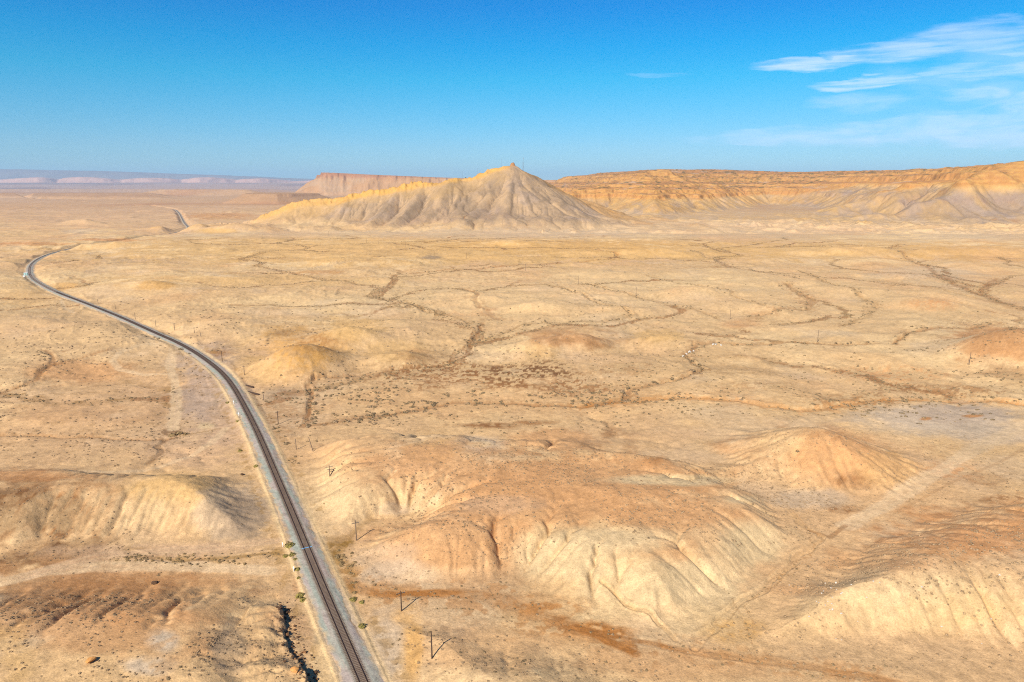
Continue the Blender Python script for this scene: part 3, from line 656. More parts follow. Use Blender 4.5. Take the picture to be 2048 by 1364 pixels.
def colours(X, Y, Z, slope, A, px, py):
    n = X.shape[0]
    r = np.hypot(X, Y)
    n1 = fbm(X, Y, 140, 4, 201); n2 = fbm(X, Y, 22, 4, 202); n3 = fbm(X, Y, 5.5, 4, 203); n4 = fbm(X, Y, 2.2, 3, 204) * (1 - sstep(500, 1200, r)); n5 = fbm(X, Y, 60, 4, 205)
    nv = fbm(X, Y, .9, 3, 206) * (1 - sstep(200, 480, r))
    col = np.repeat(PAL['sand'][None], n, 0).copy()
    col = lerp(col, PAL['pale'], sstep(-.1, .6, n1 + n2 * .5) * .7)
    col = lerp(col, PAL['orange'], sstep(.05, .6, n5 - n1 * .4) * .35)
    col = lerp(col, PAL['dull'], sstep(.0, .6, -n1 + n2 * .6) * .45)
    col = lerp(col, PAL['grey'], sstep(.15, .6, fbm(X, Y, 45, 4, 207)) * .3)
    farm = sstep(1500, 3500, r)
    fcol = PAL['far'][None] + (PAL['farred'] - PAL['far'])[None] * sstep(-.1, .5, fbm(X, Y, 900, 5, 208))[:, None]
    fcol = fcol + (PAL['pinkish'] - fcol) * (sstep(.0, .5, fbm(X, Y, 500, 4, 218)) * .7)[:, None]
    col = col + (fcol - col) * farm[:, None]
    for cx, cy, rx, ry, c, s, er_, mode in PATCH:
        idx = np.nonzero((np.abs(px - cx) < rx * 1.5) & (np.abs(py - cy) < ry * 1.5) & (r < 6000))[0]
        if len(idx) == 0: continue
        q = np.hypot((px[idx] - cx) / rx, (py[idx] - cy) / ry) + (n2[idx] * 1.1 + n3[idx] * .8 + n4[idx] * .4) * er_ * .85
        a = sstep(1.15, .45, q) * s
        if mode == 1:   # dark scrub in broken streaks
            a = a * sstep(-.16, .06, n4[idx] + n3[idx] * .9 + n2[idx] * .3) * 1.3
        elif mode == 2:
            a = a * (.5 + .75 * sstep(-.25, .2, n4[idx] + n3[idx] * .6))
        col[idx] = lerp(col[idx], PAL[c], np.clip(a, 0, 1))
    # badland faces: pale where the slope is steep, orange caps where flat
    near = r < 320
    st = sstep(.30, .62, slope) * near
    col = lerp(col, PAL['cream'] * .98, st * .35 * sstep(-.3, .4, n2))
    # drainage lines picked out by scrub
    wash = sstep(5.0, 9.5, np.where(r < 320, A + 3.2, A) + n3 * 1.2) * (r < 1500)
    wash = np.where(r < 300, sstep(7.5, 10.5, A + n3) * .45, sstep(10.5, 13.2, A + n3 * .9 + n2 * .6) * (1 - .35 * sstep(14, 17, A)))
    nv2 = fbm(X, Y, 12, 2, 233)
    wcol = np.where((n5 > 0)[:, None], PAL['olive'][None], PAL['brown'][None])
    col = col + (wcol - col) * (np.clip(wash, 0, 1) * .8 * (.3 + .7 * sstep(-.35, .2, n4 + n3 + .6 * nv2)) * (1 - sstep(1300, 1450, r)))[:, None]
    rl = sstep(4.6, 7.6, A + n4 * .6) * sstep(.10, .30, slope) * (r < 320)  # ground colour made darker along the rills of steep near slopes
    col = lerp(col, col * np.array([.70, .62, .54], np.float32), np.clip(rl, 0, 1) * .65)
    gX, gY = gwarp(X, Y); nw = fbm(X, Y, 26, 2, 720)
    for P, w, dep, c, s in GULLIES_W:
        d, _ = seg_d(gX, gY, P, w * 6)
        m = np.nonzero(d < w * 6)[0]
        if len(m) == 0: continue
        dd = d[m] * (1.0 + .3 * n3[m] + .55 * nw[m])
        a = s * sstep(w * 1.25, w * .4, dd) * (.6 + .4 * sstep(-.3, .3, n4[m] + n3[m])) * (.75 + .4 * nw[m])
        a = np.maximum(a, s * .5 * sstep(w * 4.2, w, dd) * sstep(-.05, .3, n4[m] + n3[m]))
        col[m] = lerp(col[m], PAL[c], np.clip(a * 1.15, 0, 1))
    for P, w, c, s in ROADS_W:
        d, _ = seg_d(X, Y, P, w * 3)
        m = np.nonzero(d < w * 3)[0]
        if len(m) == 0: continue
        dd = d[m] * (.8 + .3 * n3[m] + .25 * n2[m])
        a = s * sstep(w * 1.25, w * .7, dd) * (.8 + .2 * n4[m])
        col[m] = lerp(col[m], PAL[c], np.clip(a, 0, 1))
        ruts = np.exp(-((dd - w * .45) / .28) ** 2) * .4
        if c in ('road', 'pinkish'): col[m] = lerp(col[m], PAL['cream'], ruts * s)
    # small dark tufts far beyond the built shrubs
    tuft = fbm(X, Y, 3.4, 2, 230); zone = sstep(-.2, .5, fbm(X, Y, 110, 3, 231))
    tm = sstep(.34, .5, tuft) * (.25 + .75 * zone) * sstep(200, 330, r) * (1 - sstep(900, 1500, r)) * (slope < .5)
    col = lerp(col, PAL['olive'] * .9, tm * .35)
    # scrub-dotted strips beside the line, pale service track, dust from the ballast
    d, _ = seg_d(X, Y, RAIL_C, 26); d = np.where(np.isfinite(d), d, 99)
    col = lerp(col, PAL['ballastdust'], sstep(5.6, 3.4, d + n3 * 1.6) * .8)
    col = lerp(col, PAL['pale'], np.exp(-((d - 4.9) / .8) ** 2) * .85 * (r < 520))
    col = lerp(col, PAL['scrub'], sstep(.05, .35, n4 + n3 * .6) * np.exp(-((d - 8.0) / 1.7) ** 2) * .55 * (r < 500))
    # ---------------- butte
    bz = (Y > 1380) & (Y < 2000) & (X < 420) & (X > -950)
    m = np.nonzero(bz & (Z > 5))[0]
    if len(m):
        x = X[m]; y = Y[m]; z = Z[m]; s = slope[m]
        c = np.repeat((PAL['buttegrey'] * .9)[None], len(m), 0).copy()
        c = lerp(c, PAL['buttetan'] * .95, sstep(-.1, .45, fbm(x, y, 60, 4, 301)) * .65)
        c = lerp(c, PAL['lilac'], sstep(.0, .45, fbm(x, y, 45, 4, 302)) * .55)
        c = lerp(c, PAL['purple'], sstep(.1, .5, fbm(x, z * 3, 90, 3, 303)) * .35 * sstep(60, 20, z))
        av = A[m]
        stk = fbm(x + 10 * fbm(x, y, 40, 2, 306), z * .4 + y * .12, 16, 4, 305); c = lerp(c, PAL['greybrown'] * .8, sstep(.05, .4, stk) * .5); c = lerp(c, PAL['buttetan'] * 1.08, sstep(.05, .4, -stk) * .5)
        c = lerp(c, PAL['greybrown'] * .8, sstep(5.4, 8.6, av) * .8)
        c = lerp(c, PAL['rust'], sstep(9.5, 12.0, av + n2[m]) * sstep(.1, .5, fbm(x, y, 90, 2, 309)) * .8)
        d, t = seg_d(x, y, CREST_W[:, :2], 140); d = np.where(np.isfinite(d), d, 140)
        ch = np.interp(x, CREST_W[:, 0], CREST_W[:, 2])
        below = ch - z + n2[m] * 7
        lft = sstep(8, -22, x)
        c = lerp(c, PAL['goldtop'], sstep(19, 8, below) * lft * .9)
        c = lerp(c, PAL['rock'], sstep(.1, .45, n3[m]) * sstep(16, 8, below) * lft * .6)
        c = lerp(c, PAL['yellow'], sstep(50, 24, below + 26 * n5[m]) * lft * .4)
        c = lerp(c, PAL['ochre'], sstep(22, 12, below) * sstep(18, 40, x) * .55)
        c = lerp(c, PAL['yellow'], sstep(-380, -480, x) * .5)
        kx = W(1025, 326, CREST_W[15][2])[0]
        c = lerp(c, PAL['deep'] * .8, sstep(13, 5, np.hypot(x - kx, y - 1705)) * .9)
        c = c * .93
        a = sstep(3, 30, z + n2[m] * 9 + n5[m] * 8)
        col[m] = col[m] + (c - col[m]) * a[:, None]
    # ---------------- mesas on the right
    m = np.nonzero(((Y > 1780) | ((X > 700) & (Y > 1560))) & (Y < 5300) & (X > 60) & (Z > 5))[0]
    if len(m):
        x = X[m]; y = Y[m]; z = Z[m]; s = slope[m]; right = sstep(900, 1250, x - (y - 2000) * .25)
        c = np.repeat(PAL['yellow'][None], len(m), 0).copy()
        c = lerp(c, PAL['buttetan'], sstep(-.2, .3, fbm(x, y, 70, 3, 310)) * .6)
        c = lerp(c, PAL['ochre'], sstep(0, .4, fbm(x, y, 120, 3, 311)) * .5)
        zz = z + n5[m] * 8 + n2[m] * 3
        cap_lim = lambda q: 90
        cap0_ = lambda q: 50 + 48 * q
        wv = lambda a, b: 10 * fbm(a, b, 40, 2, 319)
        lowr = sstep(95, 72, zz) * right
        c = lerp(c, PAL['buttegrey'], lowr * .9)
        c = lerp(c, PAL['greybrown'] * .85, sstep(6.5, 10, A[m]) * .4 * sstep(cap_lim(x), 10, z))
        c = lerp(c, PAL['lilac'], lowr * sstep(-.05, .3, fbm(x, y, 50, 4, 312)) * .85)
        c = lerp(c, PAL['purple'], lowr * np.exp(-((zz - 62) / 12) ** 2) * .6 * sstep(-.2, .2, n2[m]))
        c = lerp(c, PAL['rust'], lowr * sstep(.3, .5, fbm(x, y, 110, 3, 313)) * .6)
        stk = fbm(x + wv(x, y), z * .35 + y * .15, 24, 4, 318); c = lerp(c, PAL['lilac'] * .95, sstep(.05, .4, stk) * sstep(cap0_(right), cap0_(right) - 18, zz) * .55); c = lerp(c, PAL['yellow'], sstep(.05, .4, -stk) * sstep(cap0_(right), cap0_(right) - 18, zz) * .4)
        low = sstep(22, 8, zz); c = lerp(c, PAL['grey'] * .85, low * .4)
        cap0 = 50 + 48 * right
        cap = sstep(cap0 - 4, cap0 + 6, zz)
        c = lerp(c, PAL['gold'], cap * .8)
        band = np.sin(zz * .55 + n2[m]) * .5 + .5
        c = lerp(c, PAL['rock'], cap * band * .55)
        c = lerp(c, PAL['rock'], sstep(.7, 1.4, s) * cap * .5)
        c = c * (.92 - .10 * lowr)[:, None]
        flat = sstep(.40, .22, s) * cap
        c = lerp(c, PAL['plateau'], flat * .85)
        c = lerp(c, PAL['white'] * .8, flat * sstep(.25, .5, fbm(x, y, 60, 3, 315)) * .35)
        dots = fbm(x, y, 16, 2, 316)
        c = lerp(c, PAL['shrubdark'], sstep(.12, .35, dots) * sstep(.6, .3, s) * cap * sstep(cap0 + 8, cap0 + 30, zz) * .85)
        a = sstep(4, 14, z + n2[m] * 4)
        col[m] = col[m] + (c - col[m]) * a[:, None]
    # ---------------- far mesa, bench, horizon
    m = np.nonzero((Y > 5600) & (Y < 10000) & (Z > 8) & (X > -2300))[0]
    if len(m):
        x = X[m]; y = Y[m]; z = Z[m]; s = slope[m]
        c = np.repeat(alb(196, 156, 114)[None], len(m), 0)
        c = lerp(c, alb(196, 164, 130), sstep(-.2, .4, fbm(x, y, 160, 4, 320)))
        c = lerp(c, alb(182, 132, 100), sstep(146, 160, z + n1[m] * 8) * .85)
        c = lerp(c, alb(150, 108, 84), sstep(.8, 1.5, s) * .5)
        a = sstep(8, 40, z) * sstep(5900, 6200, Y[m]); col[m] = col[m] + (c - col[m]) * a[:, None]
    m = np.nonzero((Y > 3300) & (Y < 5700) & (X < -300) & (Z > 6))[0]
    if len(m):
        z = Z[m]; c = np.repeat(alb(190, 155, 120)[None], len(m), 0); c = lerp(c, PAL['gold'] * .85, sstep(52, 58, z) * (X[m] > -1650) * .8); c = lerp(c, alb(176, 140, 112), sstep(.3, .8, slope[m]) * .5)
        a = sstep(6, 20, z); col[m] = col[m] + (c - col[m]) * a[:, None]
    m = np.nonzero(Y > 8000)[0]
    if len(m):
        x = X[m]; y = Y[m]; z = Z[m]
        c = np.repeat(alb(192, 164, 148)[None], len(m), 0)
        c = lerp(c, alb(160, 138, 132), sstep(-.1, .5, fbm(x, y, 2500, 4, 330)))
        pale = sstep(19500, 20800, y) * sstep(40, 110, z) * sstep(27500, 25500, y)
        c = lerp(c, alb(222, 178, 156), pale * .8)
        c = lerp(c, alb(150, 140, 136), sstep(26000, 27500, y) * .9)
        a = sstep(7500, 11000, y); col[m] = col[m] + (c - col[m]) * a[:, None]
    # fine mottling of the soil
    mott = 1 + .10 * n3 + .12 * n4 + .14 * nv + .10 * n2 * (r > 300) + .05 * n5
    return np.clip(col * mott[:, None], .01, .9).astype(np.float32)

# ------------------------------------------------------------------ materials
def nodes(m):
    m.use_nodes = True
    return m.node_tree, m.node_tree.nodes, m.node_tree.links
def ground_material(name, rough=.95, bump=.35, fine=True):
    m = bpy.data.materials.new(name); t, n, l = nodes(m)
    b = n['Principled BSDF']; b.inputs['Roughness'].default_value = rough
    b.inputs['Specular IOR Level'].default_value = .08
    at = n.new('ShaderNodeAttribute'); at.attribute_name = 'Col'
    tcn = n.new('ShaderNodeTexCoord')
    def noise(scale, detail, rg=.6):
        k = n.new('ShaderNodeTexNoise'); k.inputs['Scale'].default_value = scale; k.inputs['Detail'].default_value = detail; k.inputs['Roughness'].default_value = rg
        l.new(tcn.outputs['Object'], k.inputs['Vector']); return k.outputs[0]
    def mr(v, a, b_, c, d):
        k = n.new('ShaderNodeMapRange'); l.new(v, k.inputs[0])
        for i, q in enumerate((a, b_, c, d)): k.inputs[1 + i].default_value = q
        return k.outputs[0]
    def mul(a, c):
        k = n.new('ShaderNodeMix'); k.data_type = 'RGBA'; k.blend_type = 'MULTIPLY'; k.inputs[0].default_value = 1
        l.new(a, k.inputs[6]); l.new(c, k.inputs[7]); return k.outputs[2]
    na = noise(2.6, 6, .7); nb = noise(.45, 5, .6); nc = noise(.07, 5, .62)
    s = mul(at.outputs['Color'], mr(na, .25, .75, .70, 1.28)); s = mul(s, mr(nb, .25, .75, .84, 1.16)); s = mul(s, mr(nc, .25, .75, .93, 1.07))
    if fine:   # pebbles and tiny dead tufts
        v = n.new('ShaderNodeTexVoronoi'); v.inputs['Scale'].default_value = 1.15; v.feature = 'F1'; l.new(tcn.outputs['Object'], v.inputs['Vector'])
        s = mul(s, mr(v.outputs['Distance'], .05, .22, .68, 1.02))
    l.new(s, b.inputs['Base Color'])
    bp = n.new('ShaderNodeBump'); bp.inputs['Strength'].default_value = bump; bp.inputs['Distance'].default_value = .5
    ad = n.new('ShaderNodeMath'); ad.operation = 'ADD'; l.new(na, ad.inputs[0])
    m2 = n.new('ShaderNodeMath'); m2.operation = 'MULTIPLY'; m2.inputs[1].default_value = 2.6; l.new(nb, m2.inputs[0]); l.new(m2.outputs[0], ad.inputs[1])
    l.new(ad.outputs[0], bp.inputs['Height']); l.new(bp.outputs[0], b.inputs['Normal'])
    return m
def plain_material(name, col, rough=.8, var=.2, scale=6.0, metal=0.0, bump=.2):
    m = bpy.data.materials.new(name); t, n, l = nodes(m)
    b = n['Principled BSDF']; b.inputs['Roughness'].default_value = rough; b.inputs['Metallic'].default_value = metal; b.inputs['Specular IOR Level'].default_value = .2
    tcn = n.new('ShaderNodeTexCoord'); k = n.new('ShaderNodeTexNoise'); k.inputs['Scale'].default_value = scale; k.inputs['Detail'].default_value = 4
    l.new(tcn.outputs['Object'], k.inputs['Vector'])
    r = n.new('ShaderNodeValToRGB'); l.new(k.outputs[0], r.inputs[0])
    r.color_ramp.elements[0].position = .3; r.color_ramp.elements[1].position = .7
    r.color_ramp.elements[0].color = (*[c * (1 - var) for c in col], 1); r.color_ramp.elements[1].color = (*[min(1, c * (1 + var)) for c in col], 1)
    l.new(r.outputs[0], b.inputs['Base Color'])
    if bump:
        bp = n.new('ShaderNodeBump'); bp.inputs['Strength'].default_value = bump; bp.inputs['Distance'].default_value = .05
        l.new(k.outputs[0], bp.inputs['Height']); l.new(bp.outputs[0], b.inputs['Normal'])
    return m
def tag(o, label=None, cat=None, group=None, kind=None):
    if label: o['label'] = label
    if cat: o['category'] = cat
    if group: o['group'] = group
    if kind: o['kind'] = kind
    return o
def mesh_np(name, V, F, mat, smooth=True, col=None, parent=None):
    me = bpy.data.meshes.new(name)
    V = np.ascontiguousarray(V, np.float32); F = np.ascontiguousarray(F, np.int32)
    me.vertices.add(len(V)); me.vertices.foreach_set('co', V.ravel())
    k = F.shape[1]
    me.loops.add(F.size); me.loops.foreach_set('vertex_index', F.ravel())
    me.polygons.add(len(F)); me.polygons.foreach_set('loop_start', np.arange(0, F.size, k, dtype=np.int32)); me.polygons.foreach_set('loop_total', np.full(len(F), k, np.int32))
    if smooth: me.polygons.foreach_set('use_smooth', np.ones(len(F), bool))
    me.update(calc_edges=True)
    if col is not None:
        a = me.color_attributes.new('Col', 'FLOAT_COLOR', 'POINT')
        c4 = np.ones((len(V), 4), np.float32); c4[:, :3] = col
        a.data.foreach_set('color', c4.ravel())
    me.materials.append(mat)
    o = bpy.data.objects.new(name, me); C.objects.link(o)
    if parent: o.parent = parent
    return o

# ------------------------------------------------------------------ the ground sheet, dense where the photograph looks
th = np.concatenate([np.linspace(-75, -42.5, 70)[:-1], np.linspace(-42.5, 42.5, 1440), np.linspace(42.5, 75, 70)[1:]])
th = np.radians(th)
rows = [40.0]
while rows[-1] < 46000:
    D = rows[-1]
    dpx = D * D / (CAM_H * 700) * 1.05          # one render pixel down the frame
    if D < 100: s = 2.0
    elif D < 1380: s = min(dpx, 3.2)
    elif D < 1800: s = 2.6
    elif D < 2450: s = 3.6
    elif D < 3300: s = 5.0
    elif D < 8500: s = D * .0045
    elif D < 19000: s = D * .02
    else: s = D * .0055 if D < 32000 else D * .05
    rows.append(D + s)
rows = np.array(rows)
print('grid', len(rows), len(th), len(rows) * len(th))
nR, nT = len(rows), len(th)
sinT, cosT = np.sin(th), np.cos(th)
V = np.zeros((nR, nT, 3), np.float32); AR = np.zeros((nR, nT), np.float32)
for i0 in range(0, nR, 100):
    rr = rows[i0:i0 + 100][:, None]
    # rows run straight across in front (constant depth), which suits the cliffs
    X = (rr * np.tan(np.clip(th, -1.25, 1.25))[None]).astype(np.float64); X = np.clip(X, -rr * 1.9, rr * 1.9)
    X = rr * np.interp(th, [th[0], -.742, .742, th[-1]], [-2.6, tan(-.742), tan(.742), 2.6])[None] if False else rr * np.sign(th)[None] * np.where(np.abs(th) < .742, np.tan(np.abs(th)), tan(.742) + (np.abs(th) - .742) * 3.2)[None]
    Y = np.repeat(rr, nT, 1).astype(np.float64)
    sh = X.shape; X = X.ravel(); Y = Y.ravel()
    Z = H(X, Y)
    A = np.zeros_like(Z)
    for r_ in RASTERS: A = np.maximum(A, r_.sample(X, Y, 'A', False))
    V[i0:i0 + 100, :, 0] = X.reshape(sh); V[i0:i0 + 100, :, 1] = Y.reshape(sh); V[i0:i0 + 100, :, 2] = Z.reshape(sh); AR[i0:i0 + 100] = A.reshape(sh)
dZr = np.gradient(V[:, :, 2], axis=0) / np.gradient(rows)[:, None]
dXc = np.gradient(V[:, :, 0], axis=1); dZc = np.gradient(V[:, :, 2], axis=1) / dXc
SL = np.hypot(dZr, dZc)
COL = np.zeros((nR, nT, 3), np.float32)
for i0 in range(0, nR, 100):
    s = slice(i0, i0 + 100)
    X, Y, Z = V[s, :, 0].ravel().astype(float), V[s, :, 1].ravel().astype(float), V[s, :, 2].ravel()
    px, py = project(X, Y, Z)
    COL[s] = colours(X, Y, Z, SL[s].ravel(), AR[s].ravel(), px, py).reshape(-1, nT, 3)
# which landform each face belongs to
fx = .25 * (V[:-1, :-1] + V[1:, :-1] + V[:-1, 1:] + V[1:, 1:])
X, Y, Z = fx[..., 0], fx[..., 1], fx[..., 2]
LAB = np.zeros(X.shape, np.int8)
LAB[(Y > 1400) & (Y < 2050) & (X > -950) & (X < 330) & (Z > 9) & (crest_height(X.astype(float), Y.astype(float)) > 6)] = 1
LAB[(Y > 1800) & (Y < 5300) & (X > -250) & (mesa_height(X.astype(float), Y.astype(float)) > 6) & (Z > 8) & (LAB == 0)] = 2
LAB[(Y > 5900) & (Y < 10000) & (X > -1900) & (Z > 26)] = 3
LAB[(Y > 20000)] = 4
LAB[(Y > 3400) & (Y < 4700) & (X < -400) & (X > -2500) & (Z > 14) & (LAB == 0)] = 5
gm = ground_material('desert_soil'); gm2 = ground_material('weathered_rock', bump=.5, fine=False)
idx = np.arange(nR * nT).reshape(nR, nT)
quads = np.stack([idx[:-1, :-1], idx[:-1, 1:], idx[1:, 1:], idx[1:, :-1]], -1)
VF = V.reshape(-1, 3); CF = COL.reshape(-1, 3)
INFO = {0: ('ground', 'tan desert plain with dry washes and low eroded hills', 'ground'),
        1: ('butte', 'grey and gold butte with a steep cone and a long ridge falling away to its left', 'butte'),
        2: ('mesa', 'long orange and gold mesa with banded cliffs behind the plain', 'mesa'),
        3: ('distant_mesa', 'flat pinkish mesa with a sharp prow far behind the butte ridge', 'mesa'),
        4: ('distant_cliffs', 'hazy pale scalloped cliffs under a blue plateau on the horizon', 'cliffs'),
        5: ('bench_hill', 'low flat topped bench with a yellow cap left of the distant mesa', 'hill')}
for k, (nm, lb, ct) in INFO.items():
    q = quads[LAB == k]
    if len(q) == 0: continue
    used, inv = np.unique(q, return_inverse=True)
    o = mesh_np(nm, VF[used], inv.reshape(-1, 4), gm if k == 0 else gm2, True, CF[used])
    tag(o, lb, ct, kind='structure')
# heights already computed, for standing things on the ground quickly
print('terrain done')
# ------------------------------------------------------------------ the dusty air
def haze_box(x0, x1, y0, y1, z0, z1, dens):
    v = np.array([(x, y, z) for z in (z0, z1) for y in (y0, y1) for x in (x0, x1)], float)
    f = np.array([(0, 2, 3, 1), (4, 5, 7, 6), (0, 1, 5, 4), (2, 6, 7, 3), (0, 4, 6, 2), (1, 3, 7, 5)])
    m = bpy.data.materials.new('haze'); t, n, l = nodes(m); n.clear()
    out = n.new('ShaderNodeOutputMaterial'); pv = n.new('ShaderNodeVolumePrincipled')
    pv.inputs['Color'].default_value = (.50, .75, 1.0, 1); pv.inputs['Density'].default_value = dens; pv.inputs['Anisotropy'].default_value = .0
    l.new(pv.outputs[0], out.inputs['Volume'])
    tag(mesh_np('haze', v, f, m, False), 'pale blue air thickening towards the far cliffs', 'haze', kind='stuff')
haze_box(-135000, 135000, -3000, 47500, -60, 880, 3.0e-5)

# ------------------------------------------------------------------ small mesh builder
class MB:
    def __init__(s): s.v = []; s.f = []
    def add(s, v, f):
        k = len(s.v); s.v += [tuple(map(float, q)) for q in v]; s.f += [tuple(i + k for i in g) for g in f]
    def box(s, c, size, rz=0.0):
        cx, cy, cz = c; a, b, h = size[0] / 2, size[1] / 2, size[2] / 2
        v = []
        for z in (-h, h):
            for x, y in ((-a, -b), (a, -b), (a, b), (-a, b)):
                v.append((cx + x * cos(rz) - y * sin(rz), cy + x * sin(rz) + y * cos(rz), cz + z))
        s.add(v, [(3, 2, 1, 0), (4, 5, 6, 7), (0, 1, 5, 4), (1, 2, 6, 5), (2, 3, 7, 6), (3, 0, 4, 7)])
    def tube(s, a, b, r0, r1=None, n=8, cap=True):
        r1 = r0 if r1 is None else r1
        a = Vector(a); b = Vector(b); d = (b - a).normalized()
        u = d.orthogonal().normalized(); w = d.cross(u)
        v = [tuple(p + (u * cos(2 * pi * i / n) + w * sin(2 * pi * i / n)) * r) for p, r in ((a, r0), (b, r1)) for i in range(n)]
        f = [(i, (i + 1) % n, n + (i + 1) % n, n + i) for i in range(n)]
        if cap: f += [tuple(range(n - 1, -1, -1)), tuple(range(n, 2 * n))]
        s.add(v, f)
    def mesh(s, name, mat, smooth=False):
        me = bpy.data.meshes.new(name); me.from_pydata(s.v, [], s.f); me.validate(); me.update()
        if smooth: me.polygons.foreach_set('use_smooth', [True] * len(me.polygons))
        me.materials.append(mat); return me
    def build(s, name, mat, parent=None, smooth=False):
        return link(name, s.mesh(name, mat, smooth), parent)
def link(name, me, parent=None):
    o = bpy.data.objects.new(name, me); C.objects.link(o)
    if parent: o.parent = parent
    return o
def empty(name, loc, rz=0.0):
    o = bpy.data.objects.new(name, None); C.objects.link(o); o.location = loc; o.rotation_euler = (0, 0, rz); o.empty_display_size = .5
    return o
def copy_tree(o, parent=None):
    c = o.copy(); C.objects.link(c)
    if parent: c.parent = parent
    for ch in list(o.children): copy_tree(ch, c)
    return c

# ------------------------------------------------------------------ the railway: ballast bed, sleepers, rails
m_ballast = ground_material('crushed_ballast', .95, .35, False)
m_sleeper = plain_material('weathered_sleeper', tuple(alb(126, 108, 96) * .85), .9, .3, 3.0)
m_rail = plain_material('rusty_rail', (.05, .028, .02), .6, .3, 8.0, metal=.3)
m_railtop = plain_material('worn_rail_head', (.10, .075, .065), .4, .2, 8.0, metal=.6)
T = RAIL; tan_ = np.gradient(T, axis=0); tan_ /= np.linalg.norm(tan_, axis=1)[:, None]
NRM = np.stack([tan_[:, 1], -tan_[:, 0]], 1)      # to the right of the way out
keep = T[:, 1] < 5200
T, NRM, tan_ = T[keep], NRM[keep], tan_[keep]
def strip(name, prof, mat, P=T, Nn=NRM, wob=0.0, parent=None, smooth=True):
    k = len(prof); v = np.zeros((len(P), k, 3))
    jig = fbm(P[:, 0], P[:, 1], 3.0, 3, 500); jig2 = fbm(P[:, 0], P[:, 1], 2.5, 3, 501)
    for i, (o, z) in enumerate(prof):
        w = wob * (jig if o < 0 else jig2) if abs(o) > 2.4 else 0
        v[:, i, 0] = P[:, 0] + Nn[:, 0] * (o + w); v[:, i, 1] = P[:, 1] + Nn[:, 1] * (o + w); v[:, i, 2] = z
    ids = np.arange(len(P) * k).reshape(len(P), k)
    q = np.stack([ids[:-1, :-1], ids[:-1, 1:], ids[1:, 1:], ids[1:, :-1]], -1).reshape(-1, 4)
    return mesh_np(name, v.reshape(-1, 3), q[:, ::-1], mat, smooth, parent=parent)
def ballast():
    off = np.concatenate([np.linspace(-4.6, -1.5, 10), np.linspace(-1.2, 1.2, 7), np.linspace(1.5, 4.2, 9)])
    zz = np.interp(off, [-4.6, -4.2, -3.3, -2.1, -1.5, 0, 1.5, 2.1, 3.0, 3.8, 4.2], [-.34, -.10, .04, .25, .30, .28, .30, .25, .04, -.10, -.34])
    q = np.arange(0, s_len, 1.0); px_, py_ = np.interp(q, s_cum, T[:, 0]), np.interp(q, s_cum, T[:, 1]); nx_, ny_ = np.interp(q, s_cum, NRM[:, 0]), np.interp(q, s_cum, NRM[:, 1])
    OX = px_[:, None] + nx_[:, None] * off; OY = py_[:, None] + ny_[:, None] * off
    wob = fbm(OX, OY, 4.0, 4, 500) * 1.0 * sstep(2.2, 4.0, np.abs(off))[None]
    OX = OX + nx_[:, None] * wob; OY = OY + ny_[:, None] * wob
    Z = zz[None] + .04 * fbm(OX, OY, 1.3, 3, 501) + .05 * fbm(OX, OY, 7, 2, 502) * (np.abs(off) > 1.4)
    S = np.repeat(q[:, None], len(off), 1); O = np.repeat(off[None], len(q), 0)
    st = fbm(S * .12, O, .9, 3, 503); sp = fbm(OX, OY, 1.1, 3, 504); lg = fbm(S, O * 8, 30, 3, 505)
    c = np.repeat(alb(184, 182, 172)[None, None], len(q), 0).repeat(len(off), 1)
    def mix(c, k, a): return c + (k - c) * np.clip(a, 0, 1)[..., None]
    c = mix(c, alb(164, 176, 168), sstep(-.1, .4, st) * .8); c = mix(c, alb(186, 172, 170), sstep(-.05, .4, -st + lg * .5) * .7); c = mix(c, alb(120, 114, 104), sstep(.2, .5, sp) * .25)
    c = mix(c, alb(138, 120, 108), sstep(1.05, .6, np.abs(O)) * .8); c = mix(c, alb(120, 98, 86), sstep(.5, .05, np.abs(np.abs(O) - 1.3)) * .5)
    c = mix(c, PAL['sand'], sstep(3.1, 4.1, np.abs(O) + sp * .9 + lg * .5) * .75); c = mix(c, alb(150, 124, 96), sstep(.2, .5, lg) * sstep(1.4, 2.2, np.abs(O)) * .35)
    ids = np.arange(OX.size).reshape(OX.shape); qd = np.stack([ids[:-1, :-1], ids[1:, :-1], ids[1:, 1:], ids[:-1, 1:]], -1).reshape(-1, 4)
    qd = qd[:, ::-1]
    return mesh_np('ballast_bed', np.stack([OX, OY, Z], -1).reshape(-1, 3), qd, m_ballast, True, c.reshape(-1, 3))
s_cum = np.concatenate([[0], np.cumsum(np.linalg.norm(np.diff(T, axis=0), axis=1))]); s_len = s_cum[-1]
o = ballast()
tag(o, 'grey crushed stone ballast under the single railway track', 'ballast', kind='structure')
track = empty('railway_track', (0, 0, 0)); tag(track, 'single railway track curving from the foreground to the far left', 'railway track')
def rail_prof(c): return [(c - .085, .30), (c - .075, .47), (c - .05, .50), (c + .05, .50), (c + .075, .47), (c + .085, .30)]
for c in (-.7525, .7525):
    strip('rail', rail_prof(c), m_rail, parent=track, smooth=False)
s_ = np.concatenate([[0], np.cumsum(np.linalg.norm(np.diff(T, axis=0), axis=1))])
q = np.arange(0, 760, .56)
sx, sy = np.interp(q, s_, T[:, 0]), np.interp(q, s_, T[:, 1]); sa = np.arctan2(np.interp(q, s_, tan_[:, 1]), np.interp(q, s_, tan_[:, 0]))
vis = project(sx, sy, np.full(len(sx), .3))
first = int(np.argmax(vis[1] < 1368))
mb = MB(); mb.box((0, 0, .29), (.25, 2.6, .16)); sl_me = mb.mesh('sleeper', m_sleeper)
rest = MB()
